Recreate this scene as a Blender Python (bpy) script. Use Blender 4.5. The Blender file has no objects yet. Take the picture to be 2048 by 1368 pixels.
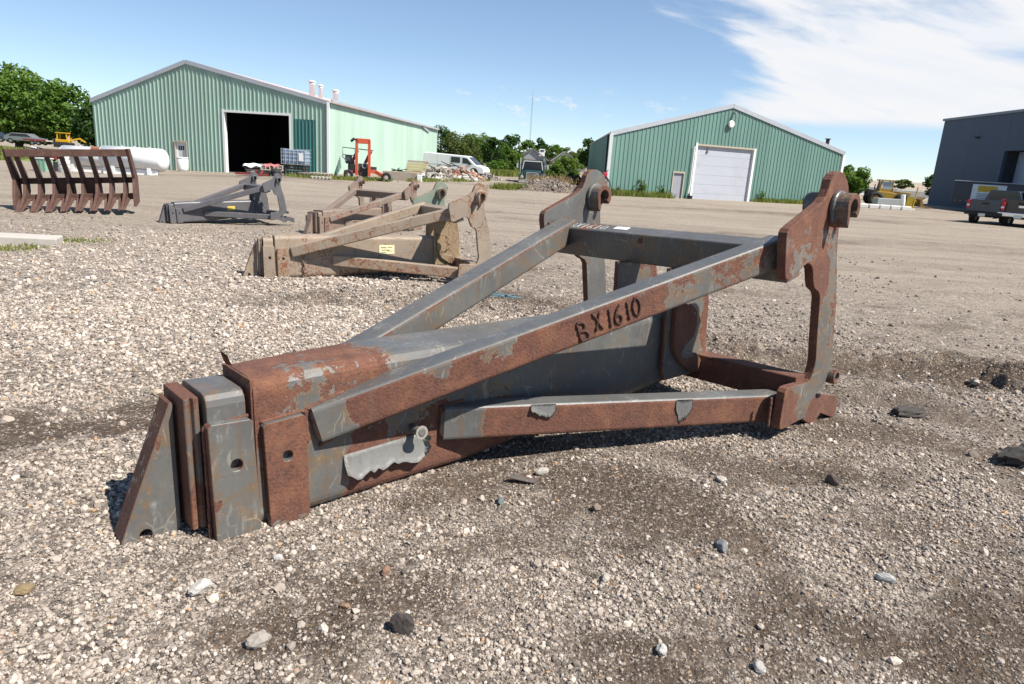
import bpy, bmesh, math, random
import numpy as np
from mathutils import Vector, Matrix

random.seed(7)
SC = bpy.context.scene
COL = SC.collection

# ------------------------------------------------------------------ camera
PITCH, ROLL = math.radians(14.817), math.radians(3.72)
F = Vector((0, math.cos(PITCH), -math.sin(PITCH)))
R0 = Vector((1, 0, 0)); U0 = R0.cross(F)
RR = R0 * math.cos(ROLL) + U0 * math.sin(ROLL)
UU = -R0 * math.sin(ROLL) + U0 * math.cos(ROLL)
CAM_H = 1.75
cd = bpy.data.cameras.new('camera')
cam = bpy.data.objects.new('camera', cd); COL.objects.link(cam)
cam.matrix_world = Matrix(((RR.x, UU.x, -F.x, 0), (RR.y, UU.y, -F.y, 0), (RR.z, UU.z, -F.z, CAM_H), (0, 0, 0, 1)))
cd.sensor_width = 36; cd.lens = 36 * 1371.6 / 2048
cd.clip_start = 0.1; cd.clip_end = 6000
SC.camera = cam

# ------------------------------------------------------------------ light
SUN_AZ, SUN_EL = math.radians(115), math.radians(52)
SDIR = Vector((math.sin(SUN_AZ) * math.cos(SUN_EL), math.cos(SUN_AZ) * math.cos(SUN_EL), math.sin(SUN_EL)))
sl = bpy.data.lights.new('sun', 'SUN'); sl.energy = 5.0; sl.angle = math.radians(0.53); sl.color = (1.0, 0.95, 0.87)
so = bpy.data.objects.new('sun', sl); COL.objects.link(so)
so.rotation_euler = SDIR.to_track_quat('Z', 'Y').to_euler(); so.location = (40, -20, 60)
SC.view_settings.view_transform = 'Standard'; SC.view_settings.look = 'None'
SC.view_settings.exposure = 0.82; SC.view_settings.gamma = 1.0
SC.view_settings.use_curve_mapping = False
SKY_STRENGTH = 0.063

# ------------------------------------------------------------------ node helpers
class NT:
    def __init__(s, tree): s.t = tree
    def n(s, typ, **kw):
        x = s.t.nodes.new(typ)
        for k, v in kw.items():
            if k == 'ins':
                for a, b in v.items():
                    if isinstance(b, bpy.types.NodeSocket): s.t.links.new(b, x.inputs[a])
                    else: x.inputs[a].default_value = b
            else: setattr(x, k, v)
        return x
    def link(s, a, b): s.t.links.new(a, b)
    def math(s, op, a, b=None, c=None, clamp=False):
        x = s.t.nodes.new('ShaderNodeMath'); x.operation = op; x.use_clamp = clamp
        for i, v in enumerate((a, b, c)):
            if v is None: continue
            if isinstance(v, bpy.types.NodeSocket): s.t.links.new(v, x.inputs[i])
            else: x.inputs[i].default_value = v
        return x.outputs[0]
    def mix(s, fac, a, b, blend='MIX'):
        x = s.t.nodes.new('ShaderNodeMix'); x.data_type = 'RGBA'; x.blend_type = blend
        for i, v in ((0, fac), (6, a), (7, b)):
            if isinstance(v, bpy.types.NodeSocket): s.t.links.new(v, x.inputs[i])
            else:
                if i > 0 and len(v) == 3: v = (*v, 1)
                x.inputs[i].default_value = v
        return x.outputs[2]
    def noise(s, vec, scale, detail=3, rough=0.55, dist=0.0):
        x = s.t.nodes.new('ShaderNodeTexNoise'); x.inputs['Scale'].default_value = scale
        x.inputs['Detail'].default_value = detail; x.inputs['Roughness'].default_value = rough
        x.inputs['Distortion'].default_value = dist
        if vec is not None: s.t.links.new(vec, x.inputs['Vector'])
        return x.outputs['Fac']
    def vor(s, vec, scale, feature='F1', out='Distance', rnd=1.0):
        x = s.t.nodes.new('ShaderNodeTexVoronoi'); x.feature = feature
        x.inputs['Scale'].default_value = scale; x.inputs['Randomness'].default_value = rnd
        if vec is not None: s.t.links.new(vec, x.inputs['Vector'])
        return x.outputs[out]
    def ramp(s, fac, stops, interp='LINEAR'):
        x = s.t.nodes.new('ShaderNodeValToRGB'); cr = x.color_ramp; cr.interpolation = interp
        while len(cr.elements) < len(stops): cr.elements.new(0.5)
        for e, (p, c) in zip(cr.elements, stops):
            e.position = p
            e.color = (c, c, c, 1) if isinstance(c, (int, float)) else (*c, 1) if len(c) == 3 else c
        s.t.links.new(fac, x.inputs[0]); return x.outputs[0]
    def step(s, v, lo, hi):
        x = s.t.nodes.new('ShaderNodeMapRange'); x.interpolation_type = 'SMOOTHSTEP'
        s.t.links.new(v, x.inputs[0]); x.inputs[1].default_value = lo; x.inputs[2].default_value = hi
        return x.outputs[0]
    def mapping(s, vec, scale=(1, 1, 1), rot=(0, 0, 0), loc=(0, 0, 0)):
        x = s.t.nodes.new('ShaderNodeMapping'); s.t.links.new(vec, x.inputs[0])
        x.inputs['Scale'].default_value = scale; x.inputs['Rotation'].default_value = rot; x.inputs['Location'].default_value = loc
        return x.outputs[0]
    def bump(s, h, strength, dist, nrm=None):
        x = s.t.nodes.new('ShaderNodeBump'); x.inputs['Strength'].default_value = strength
        x.inputs['Distance'].default_value = dist; s.t.links.new(h, x.inputs['Height'])
        if nrm is not None: s.t.links.new(nrm, x.inputs['Normal'])
        return x.outputs[0]
    def attr(s, name, typ='GEOMETRY', out='Fac'):
        x = s.t.nodes.new('ShaderNodeAttribute'); x.attribute_name = name; x.attribute_type = typ
        return x.outputs[out]

def new_mat(name):
    m = bpy.data.materials.new(name); m.use_nodes = True
    t = m.node_tree; p = t.nodes['Principled BSDF']
    return m, NT(t), p

def objco(N): return N.n('ShaderNodeTexCoord').outputs['Object']
def geopos(N): return N.n('ShaderNodeNewGeometry').outputs['Position']

MATS = {}
def simple(name, col, rough=0.6, metal=0.0, var=0.12, vscale=6.0, bump=0.0, dirt=0.0, dirtcol=(0.16, 0.12, 0.09), coat=0.0, fine=60.0):
    """painted / plain surface: low-frequency tint variation, grime that gathers in noise patches, fine grain"""
    if name in MATS: return MATS[name]
    m, N, p = new_mat(name); co = objco(N)
    n1 = N.noise(co, vscale, 4, 0.6); n2 = N.noise(co, fine, 3, 0.6)
    v = N.math('ADD', N.math('MULTIPLY', N.math('SUBTRACT', n1, 0.5), var * 2), N.math('MULTIPLY', N.math('SUBTRACT', n2, 0.5), var))
    k = N.math('ADD', v, 1.0)
    if 'cladding' in name or 'slate' in name:
        k = N.math('MULTIPLY', k, N.math('ADD', N.math('MULTIPLY', N.n('ShaderNodeObjectInfo').outputs['Random'], .16), .92))
        k = N.math('MULTIPLY', k, N.math('ADD', N.math('MULTIPLY', N.noise(N.mapping(co, (1.6, 1.6, .12)), 1.0, 5, .65), .30), .85))
    cc = N.n('ShaderNodeCombineColor'); [N.link(k, cc.inputs[i]) for i in range(3)]
    c = N.mix(1.0, col, cc.outputs[0], 'MULTIPLY')
    if dirt > 0:
        d = N.step(N.noise(co, vscale * 0.7, 6, 0.65, 0.4), 0.5, 0.75)
        c = N.mix(N.math('MULTIPLY', d, dirt), c, dirtcol)
    N.link(c, p.inputs['Base Color'])
    p.inputs['Roughness'].default_value = rough; p.inputs['Metallic'].default_value = metal
    p.inputs['Coat Weight'].default_value = coat
    if bump > 0: N.link(N.bump(n2, bump, 0.01), p.inputs['Normal'])
    MATS[name] = m; return m

def make_steel(name, paint, paint2, stain, rust=((0.135, 0.053, 0.032), (0.050, 0.023, 0.017), (0.205, 0.088, 0.044)),
               bias=0.0, scratch=0.5, cracks=0.0, rough=0.42, scale=1.0, edge=0.55):
    """paint flaking off rusty steel; the mesh attribute 'rust' says where the bare steel is, and paints shade on some front faces"""
    m, N, p = new_mat(name); co = objco(N)
    a = N.attr('rust')
    n1 = N.noise(co, 3.2 * scale, 6, 0.62, 0.6)
    n2 = N.noise(co, 17 * scale, 5, 0.6, 0.3)
    bev = N.n('ShaderNodeBevel', samples=4); bev.inputs['Radius'].default_value = 0.022
    gn = N.n('ShaderNodeNewGeometry')
    vm = N.n('ShaderNodeVectorMath', operation='DOT_PRODUCT'); N.link(bev.outputs[0], vm.inputs[0]); N.link(gn.outputs['Normal'], vm.inputs[1])
    ed = N.math('MULTIPLY', N.math('SUBTRACT', 1.0, vm.outputs['Value']), edge / 0.3)
    s = N.math('ADD', N.math('ADD', a, bias), N.math('ADD', N.math('MULTIPLY', N.math('SUBTRACT', n1, 0.5), 1.5), N.math('ADD', N.math('MULTIPLY', N.math('SUBTRACT', n2, 0.5), 0.8), N.math('MULTIPLY', N.math('SUBTRACT', N.noise(co, 85 * scale, 4, 0.7), 0.5), 0.38))))
    s = N.math('ADD', s, ed)
    if cracks > 0:
        mp = N.mapping(co, (1, 1, 1))
        wn = N.n('ShaderNodeTexNoise'); wn.inputs['Scale'].default_value = 3.5; wn.inputs['Detail'].default_value = 4; N.link(co, wn.inputs['Vector'])
        off = N.n('ShaderNodeVectorMath', operation='SCALE'); N.link(wn.outputs['Color'], off.inputs[0]); off.inputs['Scale'].default_value = 0.55
        ad = N.n('ShaderNodeVectorMath', operation='ADD'); N.link(co, ad.inputs[0]); N.link(off.outputs[0], ad.inputs[1])
        vd = N.vor(ad.outputs[0], 3.0, 'DISTANCE_TO_EDGE', 'Distance')
        vd2 = N.vor(ad.outputs[0], 6.5, 'DISTANCE_TO_EDGE', 'Distance')
        gate = N.step(N.noise(co, 2.4, 3), 0.45, 0.62)
        ln = N.math('MULTIPLY', N.math('SUBTRACT', 1.0, N.step(vd, 0.0, 0.03)), 1.0)
        ln2 = N.math('MULTIPLY', N.math('SUBTRACT', 1.0, N.step(vd2, 0.0, 0.035)), gate)
        s = N.math('ADD', s, N.math('MULTIPLY', N.math('MAXIMUM', ln, ln2), cracks))
    mask = N.step(s, 0.47, 0.53)
    halo = N.step(s, 0.12, 0.5)
    # paint
    pc = N.mix(N.step(N.noise(co, 2.1 * scale, 5, 0.6), 0.35, 0.65), paint, paint2)
    grime = N.noise(co, 38, 4, 0.65)
    pc = N.mix(N.math('MULTIPLY', N.step(grime, 0.45, 0.75), 0.3), pc, (paint[0] * 0.55, paint[1] * 0.5, paint[2] * 0.48))
    pc = N.mix(N.math('MULTIPLY', N.math('MULTIPLY', halo, N.step(n2, 0.36, 0.60)), 0.8), pc, (stain[0] * .75, stain[1] * .6, stain[2] * .55))
    runs = N.noise(N.mapping(co, (22, 22, 1.6)), 1.0, 5, 0.6)
    pc = N.mix(N.math('MULTIPLY', N.math('MULTIPLY', N.step(runs, .52, .68), N.step(N.noise(co, 1.8, 4), .42, .62)), .5 * min(1.0, scratch + .2)), pc, (stain[0] * .62, stain[1] * .5, stain[2] * .5))
    # scratches: thin curved lines, only in worn zones
    wn2 = N.n('ShaderNodeTexNoise'); wn2.inputs['Scale'].default_value = 2.6; wn2.inputs['Detail'].default_value = 3; N.link(co, wn2.inputs['Vector'])
    of2 = N.n('ShaderNodeVectorMath', operation='SCALE'); N.link(wn2.outputs['Color'], of2.inputs[0]); of2.inputs['Scale'].default_value = 0.09
    ad2 = N.n('ShaderNodeVectorMath', operation='ADD'); N.link(N.mapping(co, (1, 1, .45), (0, .5, 0)), ad2.inputs[0]); N.link(of2.outputs[0], ad2.inputs[1])
    s1 = N.math('SUBTRACT', 1.0, N.step(N.vor(ad2.outputs[0], 5.0, 'DISTANCE_TO_EDGE', 'Distance'), 0.004, 0.016))
    s2 = N.math('SUBTRACT', 1.0, N.step(N.vor(N.mapping(ad2.outputs[0], (1, 1, 1), (.6, .2, .9)), 9.0, 'DISTANCE_TO_EDGE', 'Distance'), 0.006, 0.022))
    g1 = N.step(N.noise(co, 4.5, 4, .6), 0.50, 0.60); g2 = N.step(N.noise(co, 7, 4, .6), 0.55, 0.64)
    sm = N.math('MULTIPLY', N.math('MAXIMUM', N.math('MULTIPLY', s1, g1), N.math('MULTIPLY', s2, g2)), scratch * .38)
    pc = N.mix(sm, pc, (0.40, 0.34, 0.26))
    wear = N.math('MULTIPLY', N.math('MULTIPLY', N.step(N.noise(co, 5.5, 6, .7, .5), .52, .68), N.step(N.noise(N.mapping(co, (60, 60, 9)), 1.0, 4, .7), .45, .65)), scratch * .55)
    pc = N.mix(wear, pc, (0.36, 0.35, 0.31))
    # rust
    r1 = N.noise(co, 70, 6, 0.75); r2 = N.noise(co, 5, 6, 0.65, 0.5); r3 = N.noise(co, 18, 5, 0.7, 0.3)
    st = N.noise(N.mapping(co, (26, 26, 2.2)), 1.0, 5, 0.65)
    rc = N.mix(N.math('MULTIPLY', N.step(r1, 0.40, 0.68), 0.75), rust[0], rust[1])
    rc = N.mix(N.math('MULTIPLY', N.step(r2, 0.45, 0.70), 0.65), rc, rust[2])
    rc = N.mix(N.math('MULTIPLY', N.step(r3, 0.50, 0.70), 0.55), rc, (rust[1][0] * .8, rust[1][1] * .85, rust[1][2] * .9))
    rc = N.mix(N.math('MULTIPLY', N.step(st, 0.52, 0.70), 0.30), rc, (0.115, 0.072, 0.05))
    pit = N.vor(co, 75, 'F1', 'Distance')
    rc = N.mix(N.math('MULTIPLY', N.math('SUBTRACT', 1.0, N.step(pit, 0.1, 0.38)), 0.5), rc, (0.028, 0.016, 0.013))
    c = N.mix(mask, pc, rc)
    # lifted pale rim of the paint where it breaks off
    rim = N.math('MULTIPLY', N.step(s, 0.455, 0.478), N.math('SUBTRACT', 1.0, N.step(s, 0.482, 0.487)))
    c = N.mix(N.math('MULTIPLY', rim, 0.35), c, (0.38, 0.36, 0.32))
    N.link(c, p.inputs['Base Color'])
    ro = N.math('ADD', N.math('MULTIPLY', mask, 0.88 - rough), N.math('ADD', N.math('MULTIPLY', N.math('SUBTRACT', grime, 0.5), 0.3), rough))
    N.link(ro, p.inputs['Roughness'])
    h = N.math('ADD', N.math('MULTIPLY', N.math('SUBTRACT', 1.0, mask), 0.5), N.math('MULTIPLY', N.math('MULTIPLY', mask, N.math('ADD', r1, pit)), 0.35))
    h = N.math('ADD', h, N.math('MULTIPLY', n2, 0.12))
    N.link(N.bump(h, 0.8, 0.006), p.inputs['Normal'])
    MATS[name] = m; return m

# ------------------------------------------------------------------ mesh helpers
class MB:
    """collects shapes for ONE mesh object"""
    def __init__(s): s.v = []; s.f = []
    def add(s, vs, fs):
        b = len(s.v); s.v += [tuple(v) for v in vs]; s.f += [[b + i for i in f] for f in fs]
    def box(s, c, d, rot=None):
        x, y, z = d[0] / 2, d[1] / 2, d[2] / 2
        vs = [Vector(p) for p in ((-x, -y, -z), (x, -y, -z), (x, y, -z), (-x, y, -z), (-x, -y, z), (x, -y, z), (x, y, z), (-x, y, z))]
        if rot is not None: vs = [rot @ v for v in vs]
        c = Vector(c)
        s.add([v + c for v in vs], [(0, 3, 2, 1), (4, 5, 6, 7), (0, 1, 5, 4), (1, 2, 6, 5), (2, 3, 7, 6), (3, 0, 4, 7)])
        return s
    def bar(s, p0, p1, w, h, up=(0, 0, 1)):
        p0, p1 = Vector(p0), Vector(p1); d = (p1 - p0).normalized(); up = Vector(up)
        sd = d.cross(up)
        if sd.length < 1e-4: sd = d.cross(Vector((1, 0, 0)))
        sd.normalize(); u2 = sd.cross(d)
        vs = [p + sd * a * w / 2 + u2 * b * h / 2 for p in (p0, p1) for a, b in ((-1, -1), (1, -1), (1, 1), (-1, 1))]
        s.add(vs, [(3, 2, 1, 0), (4, 5, 6, 7), (0, 1, 5, 4), (1, 2, 6, 5), (2, 3, 7, 6), (3, 0, 4, 7)]); return s
    def tube(s, pts, r, n=8, caps=True):
        pts = [Vector(p) for p in pts]; rs = r if isinstance(r, (list, tuple)) else [r] * len(pts); b = len(s.v); ref = None
        for i, p in enumerate(pts):
            d = (pts[min(i + 1, len(pts) - 1)] - pts[max(i - 1, 0)]).normalized()
            if ref is None or abs(ref.dot(d)) > 0.95: ref = Vector((0, 0, 1)) if abs(d.z) < 0.9 else Vector((1, 0, 0))
            a = d.cross(ref).normalized(); c = a.cross(d)
            s.v += [tuple(p + (a * math.cos(2 * math.pi * k / n) + c * math.sin(2 * math.pi * k / n)) * rs[i]) for k in range(n)]
        for i in range(len(pts) - 1):
            for k in range(n):
                k2 = (k + 1) % n; s.f.append([b + i * n + k2, b + i * n + k, b + (i + 1) * n + k, b + (i + 1) * n + k2])
        if caps:
            s.f.append([b + k for k in range(n)]); e = b + (len(pts) - 1) * n
            s.f.append([e + k for k in reversed(range(n))])
        return s
    def cyl(s, p0, p1, r, n=16, r2=None): return s.tube([p0, p1], [r, r if r2 is None else r2], n)
    def ring(s, c, ax, r0, r1, w, n=20):
        """annulus of width w along ax, centred on c"""
        c, ax = Vector(c), Vector(ax).normalized()
        a = ax.orthogonal().normalized(); d = ax.cross(a); b = len(s.v)
        for k in range(n):
            t = 2 * math.pi * k / n; q = a * math.cos(t) + d * math.sin(t)
            s.v += [tuple(c + q * r + ax * h) for r, h in ((r0, -w / 2), (r1, -w / 2), (r1, w / 2), (r0, w / 2))]
        for k in range(n):
            k2 = (k + 1) % n
            for j in range(4):
                j2 = (j + 1) % 4; s.f.append([b + 4 * k + j, b + 4 * k2 + j, b + 4 * k2 + j2, b + 4 * k + j2])
        return s
    def prism(s, poly, y0, y1, fr=None):
        """poly of (x, z), extruded along y; fr maps local points"""
        n = len(poly); vs = [Vector((x, y0, z)) for x, z in poly] + [Vector((x, y1, z)) for x, z in poly]
        if fr is not None: vs = [fr @ v for v in vs]
        fs = [list(range(n)), list(reversed(range(n, 2 * n)))] + [[i, n + i, n + (i + 1) % n, (i + 1) % n] for i in range(n)]
        fs = [list(reversed(f)) for f in fs]
        s.add(vs, fs); return s
    def lathe(s, c, prof, n=20, ax='z'):
        b = len(s.v); c = Vector(c)
        for r, h in prof:
            for k in range(n):
                t = 2 * math.pi * k / n; x, y = r * math.cos(t), r * math.sin(t)
                p = (x, y, h) if ax == 'z' else (h, x, y) if ax == 'x' else (y, h, x)
                s.v.append(tuple(c + Vector(p)))
        for i in range(len(prof) - 1):
            for k in range(n):
                k2 = (k + 1) % n; s.f.append([b + i * n + k, b + i * n + k2, b + (i + 1) * n + k2, b + (i + 1) * n + k])
        s.f.append([b + k for k in reversed(range(n))]); e = b + (len(prof) - 1) * n
        s.f.append([e + k for k in range(n)]); return s
    def loft(s, rings, caps=True):
        n = len(rings[0]); b = len(s.v)
        for r in rings: s.v += [tuple(p) for p in r]
        for i in range(len(rings) - 1):
            for k in range(n):
                k2 = (k + 1) % n; s.f.append([b + i * n + k, b + i * n + k2, b + (i + 1) * n + k2, b + (i + 1) * n + k])
        if caps:
            s.f.append([b + k for k in reversed(range(n))]); e = b + (len(rings) - 1) * n
            s.f.append([e + k for k in range(n)])
        return s
    def build(s, name, mat, parent=None, smooth=False, bevel=0.0, fix=True, seg=2):
        me = bpy.data.meshes.new(name); me.from_pydata(s.v, [], s.f)
        if fix:
            bm = bmesh.new(); bm.from_mesh(me); bmesh.ops.recalc_face_normals(bm, faces=bm.faces); bm.to_mesh(me); bm.free()
        return link_mesh(name, me, mat, parent, smooth, bevel, seg)

def link_mesh(name, me, mat, parent=None, smooth=False, bevel=0.0, seg=2):
    if mat is not None: me.materials.append(mat)
    o = bpy.data.objects.new(name, me); COL.objects.link(o)
    if parent is not None: o.parent = parent
    if smooth:
        me.polygons.foreach_set('use_smooth', [True] * len(me.polygons))
    if bevel > 0:
        b = o.modifiers.new('bevel', 'BEVEL'); b.width = bevel; b.segments = seg; b.limit_method = 'ANGLE'; b.angle_limit = math.radians(40); b.harden_normals = False
    return o

def thing(name, label, cat, loc=(0, 0, 0), rz=0.0, group=None):
    o = bpy.data.objects.new(name, None); COL.objects.link(o); o.empty_display_size = 0.2
    o.location = loc; o.rotation_euler = (0, 0, rz); tag(o, label, cat, group); return o
def tag(o, label=None, cat=None, group=None, kind=None):
    if label: o['label'] = label
    if cat: o['category'] = cat
    if group: o['group'] = group
    if kind: o['kind'] = kind
    return o
def copy_tree(root):
    r = root.copy(); COL.objects.link(r); parts = []
    for ch in root.children:
        c = ch.copy(); COL.objects.link(c); c.parent = r; parts.append(c)
        for g in ch.children:
            d = g.copy(); COL.objects.link(d); d.parent = c; parts.append(d)
    return r, parts

# ------------------------------------------------------------------ noise and ground height (numpy)
def _hash(ix, iy, seed):
    h = (ix.astype(np.int64) * 374761393 + iy.astype(np.int64) * 668265263 + seed * 1442695041) & 0xFFFFFFFF
    h = ((h ^ (h >> 13)) * 1274126177) & 0xFFFFFFFF
    return ((h ^ (h >> 16)) & 0xFFFF) / 65535.0
def vnoise(x, y, seed=0):
    ix, iy = np.floor(x), np.floor(y); fx, fy = x - ix, y - iy
    fx, fy = fx * fx * (3 - 2 * fx), fy * fy * (3 - 2 * fy)
    a, b = _hash(ix, iy, seed), _hash(ix + 1, iy, seed); c, d = _hash(ix, iy + 1, seed), _hash(ix + 1, iy + 1, seed)
    return (a * (1 - fx) + b * fx) * (1 - fy) + (c * (1 - fx) + d * fx) * fy
def fbm(x, y, seed=0, oct=4, gain=0.5):
    s, a, t = 0, 1.0, 0
    for o in range(oct): s = s + a * vnoise(x * 2 ** o + 17.3 * o, y * 2 ** o - 9.1 * o, seed + o); t += a; a *= gain
    return s / t - 0.5
def sst(a, b, x): t = np.clip((x - a) / (b - a), 0, 1); return t * t * (3 - 2 * t)

TRACK_P, TRACK_D = np.array([4.35, 6.72]), np.array([0.955, -0.297])
def track_co(x, y):
    dx, dy = x - TRACK_P[0], y - TRACK_P[1]
    return dx * TRACK_D[0] + dy * TRACK_D[1], dx * TRACK_D[1] * -1 + dy * TRACK_D[0]
DIRT = [(-3.0, 3.75, 1.2, .32, .95, .3), (-2.35, 4.55, .55, .3, .8, .5), (-.62, 2.3, .45, .4, .6, 0), (.35, 3.35, .7, .28, .75, .1), (1.0, 3.1, .55, .3, .6, -.1),
        (1.35, 2.45, .5, .35, .75, 0), (.55, 2.1, .5, .22, .7, 0), (-.15, 8.6, 1.8, .6, .5, .1), (-2.4, 7.9, 1.3, .5, .45, .2), (2.3, 7.0, .8, .5, .6, 0), (3.3, 5.4, 1.3, .6, .55, -.5),
        (3.3, 4.2, .7, .45, .6, -.3), (.1, 3.9, 1.3, .3, .6, .2), (-.3, 2.9, .5, .25, .45, .3), (2.0, 3.4, .5, .3, .5, -.2), (4.9, 6.5, 2.0, .62, .62, -.3), (3.3, 6.6, 1.0, .5, .8, 0), (1.6, 4.0, .9, .35, .7, .1), (2.6, 4.6, 1.0, .4, .6, -.3), (-.9, 2.75, .3, .18, .4, 0), (2.7, 2.9, .6, .4, .45, 0), (-1.7, 11.5, 3.2, .5, .4, .1), (3.5, 10.5, 2.5, .35, .3, .2)]
def pale_at(x, y):
    return np.clip(sst(-.2, -2.0, x) * sst(4.4, 6.0, y) * (1 - sst(11, 16, y)) + sst(.3, -.8, x) * sst(3.2, 2.5, y) * .5 + .3 * fbm(x * .7, y * .7, 88, 3), 0, 1)
def dirt_at(x, y):
    d = np.zeros_like(x)
    wx, wy = x + fbm(x * 1.4, y * 1.4, 31) * .9 + fbm(x * 5.5, y * 5.5, 32, 4, .6) * .5, y + fbm(x * 1.4, y * 1.4, 57) * .9 + fbm(x * 5.5, y * 5.5, 58, 4, .6) * .5
    for cx, cy, rx, ry, s, an in DIRT:
        c, sn = math.cos(an), math.sin(an); dx, dy = wx - cx, wy - cy
        u, v = dx * c + dy * sn, -dx * sn + dy * c
        d = np.maximum(d, s * 1.2 * np.exp(-((u / rx) ** 2 + (v / ry) ** 2) ** 1.3))
    pale = np.clip(sst(-.3, -2.2, x) * sst(4.6, 6.2, y) + sst(.1, -.8, x) * sst(3.1, 2.5, y) * .55, 0, 1)
    d = d + np.clip(fbm(x * .9, y * .9, 5, 6, .6) + .045 - .12 * pale, 0, 1) * 1.9 * (1 - .3 * sst(6, 14, y))
    far = sst(12, 20, y)
    d = d * (1 - far * .5) + far * np.clip(fbm(x * .07 + 3, y * .42, 9, 5), 0, 1) * 1.5
    return np.clip(d, 0, 1)
def hgt(x, y):
    x = np.asarray(x, float); y = np.asarray(y, float)
    r = np.sqrt(x * x + y * y)
    near = 1 - sst(9, 22, r)
    h = fbm(x * 2.3, y * 2.3, 3, 5, .55) * .075 * near + fbm(x * .35, y * .35, 8, 3) * .10 * (1 - sst(25, 60, r))
    foot = np.exp(-(((x - .1) * .72 + (y - 4.2) * .69) ** 2 / 6.0 + ((x - .1) * .69 - (y - 4.2) * .72) ** 2 / 1.1) ** 2)
    h = h * (1 - .6 * foot)
    h = h + np.exp(-(((x - 1.0) / .9) ** 2 + ((y - 3.6) / .35) ** 2)) * .035
    a, b = track_co(x, y)
    churn = np.exp(-(np.abs(a - .9) / 2.3) ** 4 - (np.abs(b) / .70) ** 4)
    lug = 1 - 2 * np.abs(np.sin((a + b * .5 + fbm(x * 1.5, y * 1.5, 66, 3) * .35) * math.pi / .40)) ** .8
    h = h + churn * (lug * .065 * sst(-.2, .8, a) + fbm(x * 5.2, y * 5.2, 77, 5, .72) * .25 + .015)
    rut = np.exp(-(((x + 1.0) / 2.2) ** 2 + ((y - 8.3) / .55) ** 2)) + np.exp(-(((x - 2.3) / .8) ** 2 + ((y - 7.0) / .5) ** 2))
    h = h + rut * fbm(x * 4.5, y * 4.5, 91, 5, .68) * .38
    left = np.interp(x, [-40, -30, -23.5, -20, -13, -9], [-.5, -.45, -.38, -.27, .08, 0.0]) * sst(24, 41, y)
    h = h + left
    return h
def gz(x, y): return float(hgt(np.array([x]), np.array([y]))[0])

# ------------------------------------------------------------------ sky
w = bpy.data.worlds.new('World'); SC.world = w; w.use_nodes = True
N = NT(w.node_tree); w.node_tree.nodes.clear()
sky = N.n('ShaderNodeTexSky', sky_type='NISHITA', sun_disc=False)
sky.sun_elevation = SUN_EL; sky.sun_rotation = SUN_AZ
sky.air_density = 0.7; sky.dust_density = 0.0; sky.ozone_density = 4.0; sky.altitude = 0
tc = N.n('ShaderNodeTexCoord').outputs['Generated']
sx = N.n('ShaderNodeSeparateXYZ'); N.link(tc, sx.inputs[0])
az = N.math('MULTIPLY', N.math('ARCTAN2', sx.outputs[0], sx.outputs[1]), 57.2958)
el = N.math('MULTIPLY', N.math('ARCSINE', sx.outputs[2]), 57.2958)
def cvec(ka, ke, oa=0.0):
    c = N.n('ShaderNodeCombineXYZ'); N.link(N.math('ADD', N.math('MULTIPLY', az, ka), oa), c.inputs[0]); N.link(N.math('MULTIPLY', el, ke), c.inputs[1]); return c.outputs[0]
tilt = N.math('ADD', el, N.math('MULTIPLY', az, 0.22))
def tvec(ka, ke):
    c = N.n('ShaderNodeCombineXYZ'); N.link(N.math('MULTIPLY', az, ka), c.inputs[0]); N.link(N.math('MULTIPLY', tilt, ke), c.inputs[1]); return c.outputs[0]
big = N.noise(tvec(0.055, 0.26), 1.0, 7, 0.58, 0.5)
fine = N.noise(tvec(0.12, 0.52), 1.0, 6, 0.55, 0.5)
# left edge of the cloud bank: azimuth 17 deg low down, drifting left with height
edge = N.math('SUBTRACT', 15.0, N.math('MULTIPLY', N.math('MAXIMUM', N.math('SUBTRACT', el, 8.2), 0.0), 1.75))
inn = N.math('ADD', N.math('SUBTRACT', az, edge), N.math('MULTIPLY', N.math('SUBTRACT', big, 0.5), 16.0))
inn = N.math('ADD', inn, N.math('MULTIPLY', N.math('SUBTRACT', fine, 0.5), 14.0))
bank = N.math('MULTIPLY', N.step(inn, -0.8, 4.5), N.math('MULTIPLY', N.math('SUBTRACT', 1.0, N.step(el, 17.0, 32.0)), N.math('SUBTRACT', 1.0, N.step(az, 50.0, 85.0))))  # bank fades out beyond the view, shaped to lower its fill light
low = N.step(N.math('ADD', el, N.math('MULTIPLY', N.math('SUBTRACT', fine, 0.5), 0.35)), 3.55, 4.5)
dens = N.math('ADD', N.math('MULTIPLY', N.math('SUBTRACT', fine, 0.5), 1.5), N.math('MULTIPLY', N.math('SUBTRACT', big, 0.5), 1.8))
thick = N.math('SUBTRACT', 1.12, N.math('MULTIPLY', N.math('MAXIMUM', N.math('SUBTRACT', el, 6.5), 0.0), 0.046))
cover = N.step(N.math('ADD', dens, thick), 0.30, 1.08)
cl = N.math('MULTIPLY', N.math('MULTIPLY', bank, low), cover, clamp=True)
puff = N.noise(cvec(0.55, 1.15, 3.7), 1.0, 5, 0.55)
pm = N.math('MULTIPLY', N.step(el, 2.0, 3.2), N.math('SUBTRACT', 1.0, N.step(el, 4.2, 6.2)))
pm = N.math('MULTIPLY', pm, N.math('MULTIPLY', N.step(az, -7.5, -4.0), N.math('SUBTRACT', 1.0, N.step(az, 11.0, 15.0))))
puffs = N.math('MULTIPLY', N.step(puff, 0.56, 0.70), pm)
cl = N.math('MAXIMUM', cl, N.math('MULTIPLY', puffs, 0.7))
cl = N.math('MULTIPLY', cl, 0.97)
shade = N.noise(tvec(0.12, 0.7), 1.0, 5, 0.55)
bgs = N.n('ShaderNodeBackground', ins={'Strength': SKY_STRENGTH}); 
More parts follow.
